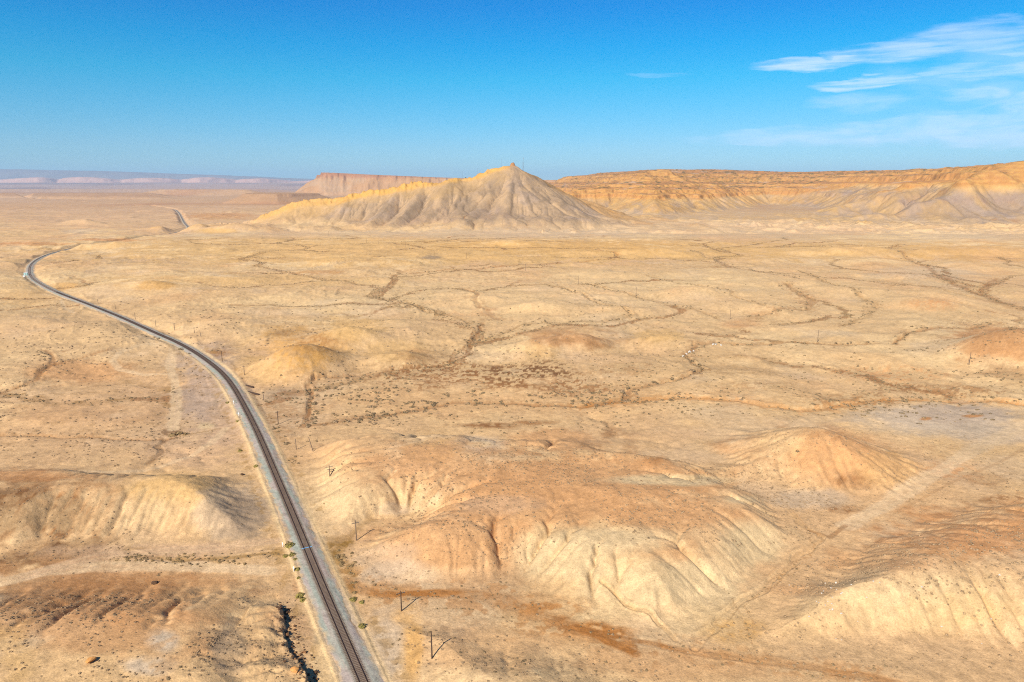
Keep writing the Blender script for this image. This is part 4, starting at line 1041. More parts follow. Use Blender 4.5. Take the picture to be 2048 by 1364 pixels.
for i in range(len(q)):
    jr = random.uniform(-.015, .015)
    if first <= i < first + 99:
        o = link('sleeper', sl_me, track); o.location = (sx[i], sy[i], random.uniform(-.012, .012)); o.rotation_euler = (0, 0, sa[i] + jr)
    else:
        rest.box((sx[i], sy[i], .29), (.25, 2.6, .16), sa[i] + jr)
tag(rest.build('sleepers', m_sleeper, track), kind='stuff')

# ------------------------------------------------------------------ telegraph poles
m_wood = plain_material('creosoted_wood', (.075, .045, .03), .85, .35, 3.0)
m_wood2 = plain_material('bleached_wood', (.16, .11, .075), .85, .35, 3.0)
m_porc = plain_material('insulator_glass', (.25, .33, .30), .3, .1, 3.0)
def make_pole(h=7.6, arms=((.86, 2.1),), mat=None, arm_az=0.0, lean=(0, 0)):
    root = empty('telegraph_pole', (0, 0, 0))
    mb = MB(); top = (lean[0], lean[1], h)
    mb.tube((0, 0, -.6), top, .17, .12, 9); mb.build('pole', mat or m_wood, root)
    for fr, ln in arms:
        am = MB(); ct = Vector((lean[0] * fr, lean[1] * fr, h * fr))
        d = Vector((cos(arm_az), sin(arm_az), 0))
        am.box(tuple(ct + Vector((-sin(arm_az), cos(arm_az), 0)) * .16), (ln, .12, .14), arm_az)
        a = am.build('crossarm', mat or m_wood, root)
        for k in (-.42, -.2, .2, .42):
            im = MB(); p = ct + d * ln * k + Vector((-sin(arm_az), cos(arm_az), 0)) * .16 + Vector((0, 0, .07))
            im.tube(p, p + Vector((0, 0, .16)), .05, .03, 6); im.build('insulator', m_porc, a)
    return root
# px foot, py foot, py top, crossarms, label
ARM = radians(24)
POLES = [
    (864, 1317, 1265, [], 'dark wooden pole nearest the camera on the orange hill right of the track', 0),
    (803, 1222, 1182, [(.87, 2.2)], 'wooden pole just above the rust coloured wash, second nearest right of the track', 0),
    (713, 1081, 1041, [(.86, 2.2)], 'wooden pole with one crossarm at the foot of the domed hill', 0),
    (659.5, 952, 931, [(.85, 2.4), (.62, 1.8)], 'short pole with two crossarms on the pale slope beside the cut', 0),
    (627, 903, 875, [], 'leaning wooden pole on the brow where the cut begins', (-1.6, .3)),
    (592.5, 899, 878, [], 'thin faint pole in the scrub just past the cut', 0),
    (556.6, 848.5, 822, [(.9, 1.6)], 'dark pole in the dark scrub beside the ballast', 0),
    (527.6, 800.6, 790, [], 'very short stub of a pole in the brown flat beside the bend', 0),
    (489, 750, 731, [(.9, 1.6)], 'thin pole at the foot of the brown rounded hill by the bend', 0),
    (444.7, 723, 702, [], 'upright dark pole on the brown slope where the track bends', 0),
    (402, 673, 661, [], 'leaning pole at the edge of the speckled slope above the track', (-.5, .2)),
    (389, 666, 655, [(.9, 1.6)], 'faint pole just left of the leaning one above the bend', 0),
    (349.6, 661, 646, [(.9, 1.8)], 'pole on bare sand, first past the speckled slope', 0),
    (312, 653.7, 640, [], 'pole on bare sand, second past the speckled slope', 0),
    (270.8, 638.6, 625, [], 'pole close above the track, third past the speckled slope', 0),
    (231, 618, 607, [], 'pole close above the track, fourth past the speckled slope', 0),
    (196.3, 607, 598, [], 'small far pole above the track before the distant curve', 0),
    (1938, 730, 704, [], 'lone pole at the right edge by the orange cone hill', 0),
    (1635, 684, 660, [], 'lone pole on the plain above the long thin wash', 0),
    (1460, 638, 619, [], 'lone pole just behind the small orange mound', 0),
    (1272, 591, 574, [], 'lone pole in the middle of the plain among dotted scrub lines', 0),
    (1157, 567, 551, [], 'lone pole on the pale plain below the yellow band', 0),
    (1051, 541, 528, [], 'lone pole by the thin straight wash below the yellow band', 0),
    (933, 518, 505, [], 'lone pole on the yellow band right of the grey patch', 0),
    (868.3, 511, 498, [], 'lone pole standing beside the small grey patch in the yellow band', 0),
    (811.4, 495, 484, [], 'far pole at the upper edge of the yellow band', 0),
    (756.7, 488.3, 476, [], 'far pole, the right one of a pair below the butte ridge', 0),
    (733, 486, 475, [], 'far pole, the left one of a pair below the butte ridge', 0),
    (690.5, 471, 461, [], 'far pole at the foot of the ridge, last but one of the line', 0),
    (657.5, 472, 462, [], 'farthest pole of the line at the foot of the long ridge', 0),
    (1172, 446, 440, [], 'tiny pole low on the right foot of the butte', 0),
]
for i, (fx_, fy_, ty, arms, lb, lean) in enumerate(POLES):
    p = hit(fx_, fy_)
    if p is None: continue
    # height from what shows: the foot to the top along the upright
    D = math.hypot(p[0], p[1])
    u = (682 - ty) / FPX; dz = -SP + u * CP; dyv = CP + u * SP
    h = (CAM_H + dz / dyv * p[1]) - p[2]
    h = max(3.0, min(11.0, h))
    r = make_pole(h, arms, m_wood if i in (0, 1, 6, 9) else m_wood2, ARM, lean if lean else (0, 0))
    r.location = (p[0], p[1], p[2])
    tag(r, lb, 'telegraph pole', 'telegraph poles beside the railway' if i < 17 else 'telegraph poles crossing the plain')

# ------------------------------------------------------------------ posts, cabinet and bits beside the track
m_white = plain_material('white_paint', (.75, .73, .70), .6, .06, 4.0)
m_teal = plain_material('pale_teal_paint', (.42, .66, .60), .5, .06, 4.0)
m_cyan = plain_material('blue_paint', (.18, .46, .75), .5, .1, 4.0)
m_grey = plain_material('galvanised_steel', (.35, .36, .37), .5, .15, 4.0, metal=.4)
def marker(px, py, lb, h=1.5):
    p = hit(px, py)
    r = empty('marker_post', p); mb = MB(); mb.tube((0, 0, -.3), (0, 0, h), .09, .09, 8); mb.build('post', m_white, r)
    m2 = MB(); m2.box((0, -.11, h * .74), (.34, .05, .55)); m2.build('plate', m_white, r)
    tag(r, lb, 'marker post', 'white marker posts beside the ballast')
marker(566, 1094, 'white marker post by the yellow bush left of the track')
marker(588, 1143, 'white marker post between two bushes at the edge of the ballast, nearest the camera')
marker(477.5, 832, 'white marker post, the nearer of two on the outer bank of the bend', 1.8)
marker(467.5, 808, 'white marker post, the farther of two on the outer bank of the bend', 1.8)
k = int(np.argmin(np.abs(project(sx, sy, np.full(len(sx), .5))[1] - 1095)))
mb = MB()
for c in (-1.15, -.35, .35, 1.05): mb.box((0, c, .44 if abs(c) < .7 else .40), (.22, .66, .035))
o = mb.build('rail_marker_plate', m_cyan); o.location = (sx[k], sy[k], 0); o.rotation_euler = (0, 0, sa[k])
tag(o, 'light blue painted plate lying across one sleeper between the rails', 'plate')
p = hit(52, 551)
r = empty('signal_cabinet', p, .4); mb = MB(); mb.box((0, 0, 1.5), (3.4, 2.6, 3.0)); mb.build('cabinet_body', m_teal, r)
mb = MB(); mb.box((0, 0, 3.08), (3.8, 3.0, .16)); mb.build('roof', m_white, r)
mb = MB(); mb.box((.3, -1.32, 1.3), (1.0, .06, 2.2)); d = mb.build('door', m_grey, r); mb = MB(); mb.box((.65, -1.37, 1.3), (.08, .06, .2)); mb.build('handle', m_white, d)
tag(r, 'pale teal signal cabinet with a white roof outside the distant curve', 'signal cabinet')
p = hit(48, 554)
r = empty('relay_box', p, .4); mb = MB(); mb.box((0, 0, .9), (1.7, 1.2, 1.8)); mb.build('box_body', m_white, r); mb = MB(); mb.box((0, 0, 1.85), (1.9, 1.4, .1)); mb.build('lid', m_white, r)
tag(r, 'small white relay box in front of the teal cabinet', 'relay box')
for px, py, ln, lb in ((499, 774, 6.5, 'dark timber lying in the scrub inside the bend, the farther of two'), (507, 788, 8.5, 'dark timber lying in the scrub inside the bend, the nearer of two')):
    p = hit(px, py); mb = MB(); mb.box((0, 0, .3), (ln, .7, .6)); mb.box((0, .25, .68), (ln * .96, .24, .18))
    o = mb.build('timber_baulk', m_wood); o.location = p; o.rotation_euler = (0, 0, radians(-32)); tag(o, lb, 'timber', 'dark timbers inside the bend')

# ------------------------------------------------------------------ masts on the butte
def crest_at(px, D=None):
    """a point on the skyline of the butte under a pixel column"""
    best = None
    for d in np.arange(1640, 1800, 3.0):
        x = (px - 1024) / FPX * d * 1.0
        z = h1(x * (CP + (100 - 100) * 0) / CP * 1.0, d)
        ang = (z - CAM_H) / d
        if best is None or ang > best[0]: best = (ang, x, d, z)
    return best[1:]
def lattice(px, py_top, w, lb, mat, heads=True, name='radio_mast'):
    x, y, z = crest_at(px + (px - 1024) * .01)
    h = depth_h(px, py_top, y) - z
    r = empty(name, (x, y, z - .3)); mb = MB()
    cs = [(-w / 2, -w / 2), (w / 2, -w / 2), (w / 2, w / 2), (-w / 2, w / 2)]
    hh = h * (.62 if heads else 1)
    for a, b in cs: mb.tube((a, b, 0), (a * .8, b * .8, hh), .16, .14, 6)
    n = max(3, int(hh / (w * 1.3)))
    for k in range(n):
        z0 = hh * k / n; z1 = hh * (k + 1) / n
        for j in range(4):
            a = cs[j]; b = cs[(j + 1) % 4]
            mb.tube((a[0] * .9, a[1] * .9, z0), (b[0] * .9, b[1] * .9, z1), .07, .07, 5)
            mb.tube((a[0] * .9, a[1] * .9, z1), (b[0] * .9, b[1] * .9, z1), .07, .07, 5)
    mb.build('lattice_frame', mat, r)
    if heads:
        m2 = MB(); m2.tube((0, 0, hh - .2), (0, 0, h), .16, .10, 6); m2.build('mast_tip', mat, r)
        m3 = MB()
        for s_, zz_ in ((-.9, .80), (.8, .90), (-.3, .97)):
            m3.tube((0, -.3, h * zz_), (s_, -.7, h * zz_), .5, .62, 10)
        m3.build('antenna', m_grey, r)
    tag(r, lb, 'radio mast')
m_mast = plain_material('mast_steel', (.16, .17, .19), .5, .15, 4.0, metal=.3)
lattice(1045.5, 314, 2.4, 'lattice radio mast with dish heads on the flat shoulder right of the peak', m_mast)
def whip(px, py_top, lb, rad=.13):
    x, y, z = crest_at(px); h = max(3, depth_h(px, py_top, y) - z)
    r = empty('antenna_mast', (x, y, z - .3)); mb = MB(); mb.tube((0, 0, 0), (0, 0, h), rad, rad * .7, 6); mb.build('mast', m_mast, r)
    m2 = MB(); m2.box((0, 0, h * .95), (1.3, .15, .15)); m2.box((0, 0, h * .86), (.9, .15, .15)); m2.build('antenna', m_mast, r)
    m3 = MB(); m3.box((0, 0, .4), (1.2, 1.2, .8)); m3.build('footing', m_grey, r)
    tag(r, lb, 'antenna mast')
whip(1004, 317, 'thin tall antenna mast on the skyline left of the peak')
whip(925, 340, 'short antenna pole, left one of two close together on the golden ridge')
whip(927.5, 341, 'short antenna pole, right one of two close together on the golden ridge')
whip(957, 336, 'very thin antenna on the golden ridge between the pair of poles and the peak', .10)
x, y, z = crest_at(934)
r = empty('water_tank', (x, y, z - .4)); mb = MB()
mb.tube((0, 0, 0), (0, 0, 3.0), 1.3, 1.3, 12); mb.build('tank', m_rail, r); mb = MB(); mb.tube((0, 0, 3.0), (0, 0, 3.8), 1.5, .4, 12); mb.build('lid', m_rail, r)
tag(r, 'small dark round tank on the golden ridge beside the pair of poles', 'tank')

# ------------------------------------------------------------------ rocks
def rock_mesh(name, seed, mat, flat=.7, sub=2):
    bm = bmesh.new(); bmesh.ops.create_icosphere(bm, subdivisions=sub, radius=1.0)
    rg = random.Random(seed); ph = [rg.uniform(0, 20) for _ in range(6)]
    pl = [(Vector((rg.uniform(-1, 1), rg.uniform(-1, 1), rg.uniform(-.4, 1))).normalized(), rg.uniform(.5, .8)) for _ in range(7)]
    for v in bm.verts:
        c = v.co.copy()
        for nrm, dd in pl:
            k = c.dot(nrm)
            if k > dd: c -= nrm * (k - dd)
        c *= 1 + .10 * sin(c.x * 4 + ph[0]) * sin(c.y * 5 + ph[1]) + rg.uniform(-.16, .10) * (sub == 1) + rg.uniform(-.03, .03)
        c.z *= flat; v.co = c
    me = bpy.data.meshes.new(name); bm.to_mesh(me); bm.free(); me.materials.append(mat); return me
m_rock = plain_material('brown_rock', tuple(alb(150, 112, 78) * .9), .95, .35, 1.4, bump=.5)
m_rockd = plain_material('dark_rock', tuple(alb(112, 86, 64) * .8), .95, .35, 1.4, bump=.5)
m_rockw = plain_material('white_rock', (.48, .43, .36), .9, .2, 1.0, bump=.4)
m_rockg = plain_material('golden_boulder', tuple(alb(222, 165, 100)), .95, .25, 1.0, bump=.4)
rocks_d = [rock_mesh('boulder', 10 + k, m_rockd if k % 3 else m_rock, .75, 1) for k in range(6)]
rocks_w = [rock_mesh('white_rock', 30 + k, m_rockw, .8, 1) for k in range(4)]
def put(name, me, px, py, r, lb, cat, group=None, sink=.25, p=None):
    p = p or hit(px, py)
    if p is None: return None
    o = link(name, me); o.location = (p[0], p[1], p[2] + r * (.7 - sink)); o.scale = (r * random.uniform(.8, 1.25), r * random.uniform(.8, 1.25), r * random.uniform(.75, 1.1)); o.rotation_euler = (0, 0, random.uniform(0, 6.28))
    return tag(o, lb, cat, group)
def HP(XY):
    XY = np.asarray(XY, float); return H(XY[:, 0].copy(), XY[:, 1].copy())
rp = LEDGE[:-1] + np.array([.4, 0])
rnd = np.random.default_rng(5)
pts = []
for k in range(250):
    t = rnd.random() ** .85 * (len(rp) - 1.001); i = int(t); f = t - i
    b = rp[i] + (rp[i + 1] - rp[i]) * f
    pts.append((b[0] + rnd.normal(0, 1.3) + .3, b[1] + rnd.normal(0, 1.2)))
pz = HP(pts)
for k, ((x, y), z) in enumerate(zip(pts, pz)):
    r = float(np.clip(rnd.gamma(1.7, .12), .10, .75))
    put('boulder', rocks_d[k % 6], 0, 0, r, 'dark brown boulder in the jagged rock rim of the front left hill', 'boulder', 'boulders along the hill rim', p=(x, y, float(z)))
put('boulder', rock_mesh('boulder', 77, m_rockg, .6), 590, 1343, .95, 'orange rounded boulder among the dark rocks of the hill rim', 'boulder')
put('boulder', rock_mesh('boulder', 79, m_rockg, .6), 180, 1325, 1.15, 'single tan boulder alone on the front left hill', 'boulder')
put('rock_slab', rock_mesh('rock_slab', 78, m_rockd, .22), 309, 1168, 1.0, 'low dark rock slab at the top edge of the front left hill', 'rock')
put('rock_slab', rock_mesh('rock_slab', 81, m_rockd, .3), 484, 950, .9, 'dark rock lip at the right end of the yellow bluff', 'rock')
for (px, py, r, lb) in ((1366, 713, .8, 'leftmost white block on the bank of the winding wash'), (1373, 709, .9, 'white block, second from the left on the wash bank'), (1379, 706, 1.4, 'largest white block on the bank of the winding wash'), (1387, 703, 1.0, 'low white rock between the large block and the dark hollow'), (1426, 690, 1.1, 'white rock right of the dark hollow'), (1432, 690, 1.0, 'small white rock at the far end of the wash bank'), (1442, 691, .8, 'rightmost white rock on the wash bank')):
    put('white_rock', rocks_w[int(px) % 4], px, py, r, lb, 'rock', 'white rocks on the wash bank')
for k in range(36):
    px = rnd.normal(1655, 45); py = rnd.normal(1196, 22)
    if k > 24: px = rnd.uniform(1560, 2000); py = rnd.uniform(1150, 1290)
    put('white_stone', rocks_w[k % 4], px, py, rnd.uniform(.10, .32), 'small white stone scattered on the pale eroded slope at right', 'stone', 'white stones on the pale slope')
# dark hollow in the canyon wall
# ------------------------------------------------------------------ shrubs
def shrub_mesh(name, seed, mats, leaves=70, rad=1.0, flat=.62):
    rg = random.Random(seed); v = []; f = []
    for k in range(leaves):
        a = rg.uniform(0, 2 * pi); e = math.asin(rg.uniform(0, 1)); rr = rad * (.55 + .5 * rg.random() ** .5) * (1 + .18 * sin(3 * a + seed))
        c = Vector((cos(a) * cos(e), sin(a) * cos(e), sin(e) * flat + .04)) * rr
        n = (c.normalized() + Vector((rg.uniform(-.6, .6), rg.uniform(-.6, .6), rg.uniform(-.2, .8)))).normalized()
        u = n.orthogonal().normalized(); w = n.cross(u); ang = rg.uniform(0, 6.28); u, w = u * cos(ang) + w * sin(ang), w * cos(ang) - u * sin(ang)
        s1 = rad * rg.uniform(.14, .26); s2 = s1 * rg.uniform(.5, .9); b = len(v)
        v += [tuple(c - u * s1), tuple(c - w * s2 + n * s1 * .2), tuple(c + u * s1), tuple(c + w * s2 + n * s1 * .2)]; f.append((b, b + 1, b + 2, b + 3))
    b = len(v)      # twiggy core
    for k in range(7): v.append((.55 * rad * cos(k * .9), .55 * rad * sin(k * .9), -.05))
    v.append((0, 0, .42 * rad))
    for k in range(7): f.append((b + k, b + (k + 1) % 7, b + 7))
    me = bpy.data.meshes.new(name); me.from_pydata(v, [], f); me.update()
    for m in mats: me.materials.append(m)
    return me
m_sage = plain_material('sage_leaf', (.22, .155, .08), .9, .35, .7, bump=0)
m_sageg = plain_material('grey_sage_leaf', (.30, .205, .115), .9, .3, .7, bump=0)
m_rabbit = plain_material('yellow_green_leaf', (.24, .19, .05), .9, .3, .7, bump=0)
m_tan = plain_material('dry_tan_leaf', (.27, .18, .08), .9, .3, .7, bump=0)
SM = [shrub_mesh('sage_shrub', k, [m_sage if k % 2 else m_sageg]) for k in range(6)]
SY = [shrub_mesh('rabbitbrush', 20 + k, [m_rabbit], 150, 1.0, .75) for k in range(3)]
STAN = [shrub_mesh('dry_shrub', 40 + k, [m_tan], 110, 1.0, .6) for k in range(3)]
BUSH = [
    (579, 1092, 1.35, 0, 'yellow green bush beside the white marker post, largest left of the track'), (584, 1110, .9, 0, 'yellow bush below the large one at the ballast edge left of the track'),
    (571, 1113, .8, 0, 'olive bush at the end of the scrub filled ditch'), (590, 1119, .55, 0, 'small yellow bush at the ballast edge left of the track'), (594, 1139, .8, 0, 'yellow green bush touching the nearer marker post'),
    (597, 1156, .5, 0, 'small yellow tuft just below the nearer marker post'), (600, 1192, 1.1, 0, 'olive bush on bare brown soil at the top of the hill rim'), (606, 1200, .9, 0, 'olive bush joined to the one at the top of the hill rim'),
    (724, 1253, .9, 0, 'lone yellow green bush right of the track below the scrub patch'), (723, 1205, .7, 0, 'yellow green bush above the lone one right of the track'), (706, 1200, .9, 0, 'tallest yellow bush in the scrub strip right of the track'),
    (512, 933, .9, 0, 'pale yellow bush left of the track by the bluff'), (475, 843, .8, 0, 'bush on the outer bank near the marker posts'), (455, 806, .9, 0, 'dark bush on the outer bank near the farther marker post'),
    (480, 902, .8, 0, 'grey bush on the pale bank left of the track'), (379, 708, 1.1, 1, 'dark green bush alone on the outer ballast shoulder'), (361, 699, 1.6, 1, 'dark green bush where the dirt track meets the railway'),
    (317, 678, 1.3, 1, 'dark bush, the right one of the clump on the outer shoulder'), (310, 675, 1.2, 1, 'dark bush, the left one of the clump on the outer shoulder'), (291, 673, 1.2, 1, 'dark low bush left of the clump on the outer shoulder'),
    (345, 871, 1.5, 2, 'broad dry bush at the head of the little gully'), (358, 868, 1.6, 2, 'largest dry bush at the head of the little gully'), (372, 869, 1.3, 2, 'right hand dry bush at the head of the little gully'),
    (548, 858, 1.0, 1, 'dark bush beside the pole in the scrub'), (572, 888, 1.2, 1, 'large dark bush past the cut'), (628, 808, 1.6, 1, 'dark bush in the narrow gully'), (1595, 903, .8, 1, 'single shrub on the pale slope left of the orange cone'),
]
for px, py, r, k, lb in BUSH:
    p = hit(px, py)
    if p is None: continue
    me = (SY[int(px) % 3], SM[1], STAN[int(px) % 3])[k]
    o = link(('rabbitbrush', 'shrub', 'dry_shrub')[k], me); o.location = (p[0], p[1], p[2] - .05); o.scale = (r, r, r * .95); o.rotation_euler = (0, 0, random.uniform(0, 6)); tag(o, lb, 'bush')
# scattered sage: px region (centre, radii), count, size range, colour set, where
SCAT = [
    (230, 1240, 300, 90, 1100, .22, .50, 0, 'front left hill'), (120, 1190, 200, 40, 500, .22, .5, 0, 'front left hill'), (470, 1200, 110, 60, 380, .2, .45, 0, 'front left hill'), (430, 1170, 160, 14, 330, .2, .42, 0, 'front left hill'), (560, 1230, 40, 120, 260, .2, .4, 0, 'front left hill'),
    (90, 1040, 160, 60, 300, .25, .5, 0, 'brown part of the bluff'), (350, 1000, 260, 90, 130, .2, .4, 0, 'brown part of the bluff'),
    (1200, 980, 420, 90, 2800, .26, .56, 0, 'big orange hill'), (950, 930, 260, 60, 900, .25, .55, 0, 'big orange hill'), (880, 1080, 190, 60, 650, .2, .42, 0, 'domed hill'), (1000, 1110, 40, 60, 160, .2, .4, 0, 'domed hill'),
    (1660, 910, 200, 70, 1000, .25, .5, 0, 'orange cone hill'), (1850, 1090, 260, 55, 1100, .28, .6, 0, 'right hand hill'), (1950, 1000, 160, 60, 260, .25, .5, 0, 'right hand hill'),
    (1000, 1260, 220, 60, 240, .25, .5, 0, 'low hill with the poles'), (860, 1240, 60, 25, 60, .28, .5, 0, 'low hill with the poles'), (1200, 1320, 260, 36, 200, .25, .5, 0, 'low hill with the poles'), (1700, 1290, 330, 60, 330, .25, .55, 0, 'low ground at the front right'),
    (690, 1160, 20, 70, 130, .25, .65, 1, 'scrub strip beside the track'), (670, 1110, 20, 25, 90, .3, .75, 1, 'scrub strip beside the track'), (640, 1060, 16, 60, 50, .2, .5, 1, 'scrub strip beside the track'), (580, 870, 50, 50, 160, .3, .8, 2, 'dark scrub flat beside the bend'), (560, 830, 60, 40, 120, .3, .8, 2, 'dark scrub flat beside the bend'),
    (400, 1118, 160, 10, 170, .25, .6, 1, 'scrub filled ditch'), (200, 880, 260, 40, 420, .3, .7, 0, 'low ground left of the track'), (180, 780, 260, 90, 700, .35, .8, 0, 'low ground left of the track'), (120, 700, 200, 40, 400, .4, .9, 0, 'low ground left of the track'),
    (1000, 790, 420, 70, 800, .35, .8, 2, 'scrub flat in the middle'), (740, 800, 130, 40, 350, .5, 1.1, 2, 'scrub flat in the middle'), (1100, 800, 260, 14, 260, .5, 1.1, 2, 'scrub flat in the middle'), (1500, 760, 420, 70, 700, .35, .8, 2, 'scrub flat in the middle'), (1860, 780, 260, 60, 700, .4, .9, 2, 'scrub flat in the middle'), (1900, 940, 170, 60, 420, .3, .6, 0, 'scrub flat in the middle'),
    (600, 700, 220, 60, 350, .4, .9, 0, 'mid hills'), (1130, 680, 260, 40, 350, .4, .9, 0, 'mid hills'), (1990, 690, 110, 50, 420, .4, .9, 0, 'mid hills'), (1200, 600, 760, 50, 350, .4, .85, 2, 'plain'), (420, 650, 300, 50, 250, .5, 1.0, 0, 'plain'), (900, 640, 500, 40, 180, .5, 1.0, 2, 'plain'),
]
cand = []
for cx, cy, rx, ry, n_, s0, s1, k, where in SCAT:
    a = rnd.random(n_) * 2 * pi; q_ = np.sqrt(rnd.random(n_))
    pxs = cx + np.cos(a) * q_ * rx * 1.15; pys = np.maximum(cy + np.sin(a) * q_ * ry * 1.15, 470)
    z0 = {'front left hill': 8, 'brown part of the bluff': 8, 'big orange hill': 8, 'domed hill': 8, 'right hand hill': 11, 'orange cone hill': 6, 'low hill with the poles': 5}.get(where, 0)
    u = (682 - pys) / FPX; t = (z0 - CAM_H) / (-SP + u * CP); X = (pxs - 1024) / FPX * t; Y = (CP + u * SP) * t
    cl = fbm(X, Y, 16, 3, 600); okc = cl > rnd.uniform(-.45, .25, n_)
    d, _ = seg_d(X, Y, RAIL_C, 12); okc &= ~(d < 6.4)
    for P_, w_, c_, s_c in ROADS_W:
        d, _ = seg_d(X, Y, P_, 6); okc &= ~(d < w_ * 1.1)
    Zs = H(X, Y)
    sz = (s0 + (s1 - s0) * rnd.random(n_) ** 1.6) * (.82 if cy > 850 and k == 0 else 1)
    okc &= (rnd.random(n_) < (1.0 if cy > 850 and k == 0 else 1))
    for i in np.nonzero(okc)[0]: cand.append((float(X[i]), float(Y[i]), float(Zs[i]), float(sz[i]), k, where))
# near strips along the gullies
for gi, dens, s0, s1 in ((0, .5, .4, 1.0), (1, .35, .5, 1.1), (3, .4, .5, 1.2), (4, .3, .4, 1.0), (5, .35, .6, 1.2), (6, .3, .6, 1.2), (7, .3, .6, 1.3), (9, .25, .6, 1.1), (10, .3, .5, 1.0), (13, .5, .25, .6), (15, .4, .35, .8), (19, .35, .2, .5), (21, 1.4, .2, .5), (20, .4, .2, .45), (26, .25, .6, 1.2), (27, .3, .5, 1.1), (28, .3, .5, 1.1)):
    P_ = GULLIES_W[gi][0]; w_ = GULLIES_W[gi][1]
    ln = np.linalg.norm(np.diff(P_, axis=0), axis=1); n_ = int(ln.sum() * dens); cs_ = np.concatenate([[0], np.cumsum(ln)]); q_ = rnd.random(n_) * cs_[-1]
    X = np.interp(q_, cs_, P_[:, 0]) + rnd.normal(0, w_ * 1.2, n_); Y = np.interp(q_, cs_, P_[:, 1]) + rnd.normal(0, w_ * 1.2, n_); Zs = H(X, Y)
    d, _ = seg_d(X, Y, RAIL_C, 12)
    for i in range(n_):
        if not d[i] < 6.4: cand.append((float(X[i]), float(Y[i]), float(Zs[i]), float(rnd.uniform(s0, s1)), 2, 'washes'))
# scrub picks out the branching drainage of the plain
for rs_, n_, s0, s1, lo_, dmin, dmax in ((RASTERS[1], 8500, .4, .9, 12.4, 290, 1250), (RASTERS[0], 700, .18, .4, 8.0, 115, 290)):
    ys_, xs_ = np.nonzero((rs_.A > lo_) & (rnd.random(rs_.A.shape) < .9))
    X = rs_.x0 + xs_ * rs_.cell; Y = rs_.y0 + ys_ * rs_.cell; wgt = (rs_.A[ys_, xs_] - lo_ + .6) * (.25 + sstep(-.35, .35, fbm(X, Y, 90, 3, 640))) * (Y > dmin) * (Y < dmax)
    d, _ = seg_d(X, Y, RAIL_C, 14); wgt = wgt * ~(d < 8)
    pk = rnd.choice(len(X), size=min(n_, int((wgt > 0).sum())), replace=False, p=wgt / wgt.sum())
    X = X[pk] + rnd.normal(0, rs_.cell * .4, len(pk)); Y = Y[pk] + rnd.normal(0, rs_.cell * .4, len(pk)); Zs = H(X, Y)
    for i in range(len(pk)): cand.append((float(X[i]), float(Y[i]), float(Zs[i]), float(s0 + (s1 - s0) * rnd.random() ** 2), 2, 'washes'))
print('shrubs', len(cand))
cx_ = np.array([c[:4] for c in cand]); ppx_, ppy_ = project(cx_[:, 0], cx_[:, 1], cx_[:, 2]); size_px = cx_[:, 3] / np.hypot(cx_[:, 0], cx_[:, 1])
size_px = np.where((ppx_ > 4) & (ppx_ < 2044) & (ppy_ < 1360), size_px, 0)
order = np.argsort(-size_px)
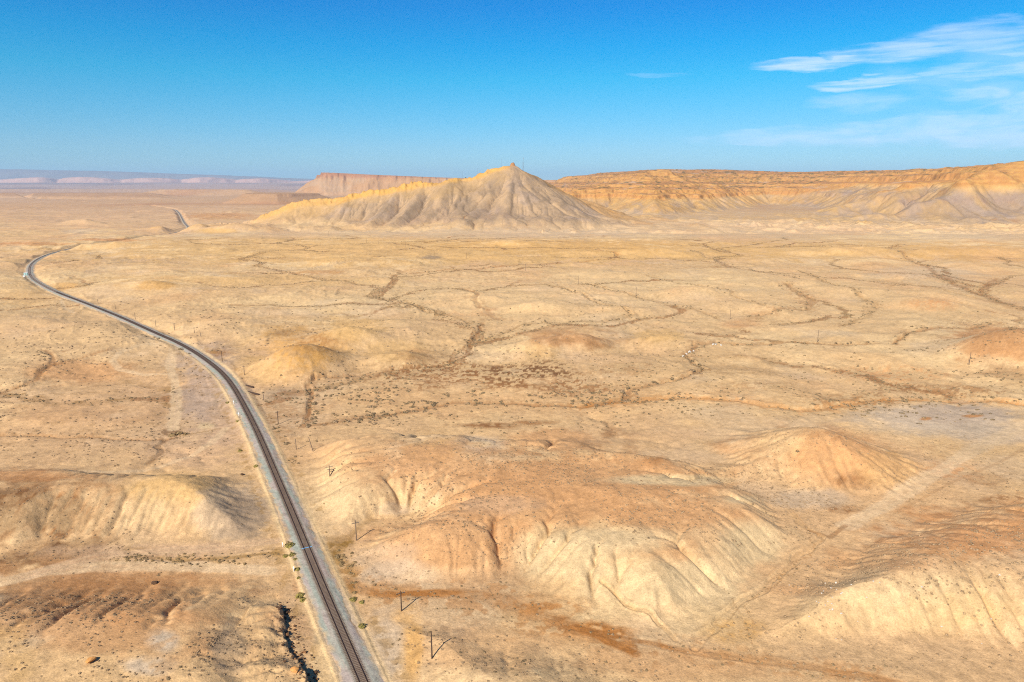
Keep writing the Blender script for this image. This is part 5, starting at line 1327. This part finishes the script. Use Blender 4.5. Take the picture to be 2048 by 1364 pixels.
LBL = {'front left hill': 'low grey green sage shrub dotted over the front left hill', 'brown part of the bluff': 'low shrub on the brown and yellow bluff left of the track', 'big orange hill': 'low grey green sage shrub dotted over the big orange hill right of the track',
       'domed hill': 'low sage shrub on the domed hill with pale lower slopes', 'orange cone hill': 'small shrub on the smooth orange cone hill at right', 'right hand hill': 'grey green sage shrub on the brown topped hill at the right edge',
       'low hill with the poles': 'small sage shrub on the low front hill with the nearest poles', 'low ground at the front right': 'shrub on the low pale ground at the bottom right', 'scrub strip beside the track': 'dry tan shrub in the scrub strip along the right side of the track',
       'dark scrub flat beside the bend': 'dark shrub in the scrub flat right of the track at the bend', 'scrub filled ditch': 'dry shrub in the ditch across the low ground left of the track', 'low ground left of the track': 'small shrub on the low ground left of the track',
       'scrub flat in the middle': 'dark shrub on the scrub flat beyond the big orange hill', 'mid hills': 'small dark shrub on the rounded hills in the middle distance', 'plain': 'small dark shrub out on the open plain', 'washes': 'dark shrub growing along a dry wash'}
ind = set(int(i) for i in order[:272])
stV = []; stF = []; base_n = 0
low = []
for sd_ in range(4):
    rg = np.random.default_rng(sd_ + 50); k = 26
    a = rg.uniform(0, 2 * pi, k); e = np.arcsin(rg.random(k)); rr = .6 + .45 * rg.random(k)
    c = np.stack([np.cos(a) * np.cos(e), np.sin(a) * np.cos(e), np.sin(e) * .62 + .03], 1) * rr[:, None]
    u = rg.normal(size=(k, 3)); u -= (u * c).sum(1)[:, None] * c / (c * c).sum(1)[:, None]; u /= np.linalg.norm(u, axis=1)[:, None]; w = np.cross(c / np.linalg.norm(c, axis=1)[:, None], u)
    s1 = rg.uniform(.25, .42, k)[:, None]
    low.append(np.stack([c - u * s1, c - w * s1 * .7, c + u * s1, c + w * s1 * .7], 1).reshape(-1, 3))
groups = {0: [], 1: [], 2: []}
for i, (x, y, z, s, k, where) in enumerate(cand):
    if i in ind:
        me = STAN[i % 3] if k == 1 else SM[i % 6]
        o = link('dry_shrub' if k == 1 else 'sage_shrub', me); o.location = (x, y, z - .04); o.scale = (s, s * random.uniform(.8, 1.2), s * random.uniform(.8, 1.1)); o.rotation_euler = (0, 0, random.uniform(0, 6))
        tag(o, LBL[where], 'shrub', 'shrubs, ' + where)
    else:
        a = random.uniform(0, 6.28); L_ = low[i % 4]; R_ = np.array([[cos(a), sin(a), 0], [-sin(a), cos(a), 0], [0, 0, 1]])
        groups[k].append(L_ @ R_ * s + np.array([x, y, z - .03]))
for k, (nm, mat, lb) in {0: ('sage_scrub', m_sageg, 'sparse grey green scrub dotting the hills and the low ground'), 1: ('dry_scrub', m_tan, 'dry tan scrub crowding the ditches beside the track'), 2: ('dark_scrub', m_sage, 'dark scrub along the washes and over the flats of the plain')}.items():
    if not groups[k]: continue
    vv = np.concatenate(groups[k]); ff = np.arange(len(vv)).reshape(-1, 4)
    tag(mesh_np(nm, vv, ff, mat, False), lb, 'scrub', kind='stuff')
print('objects done')
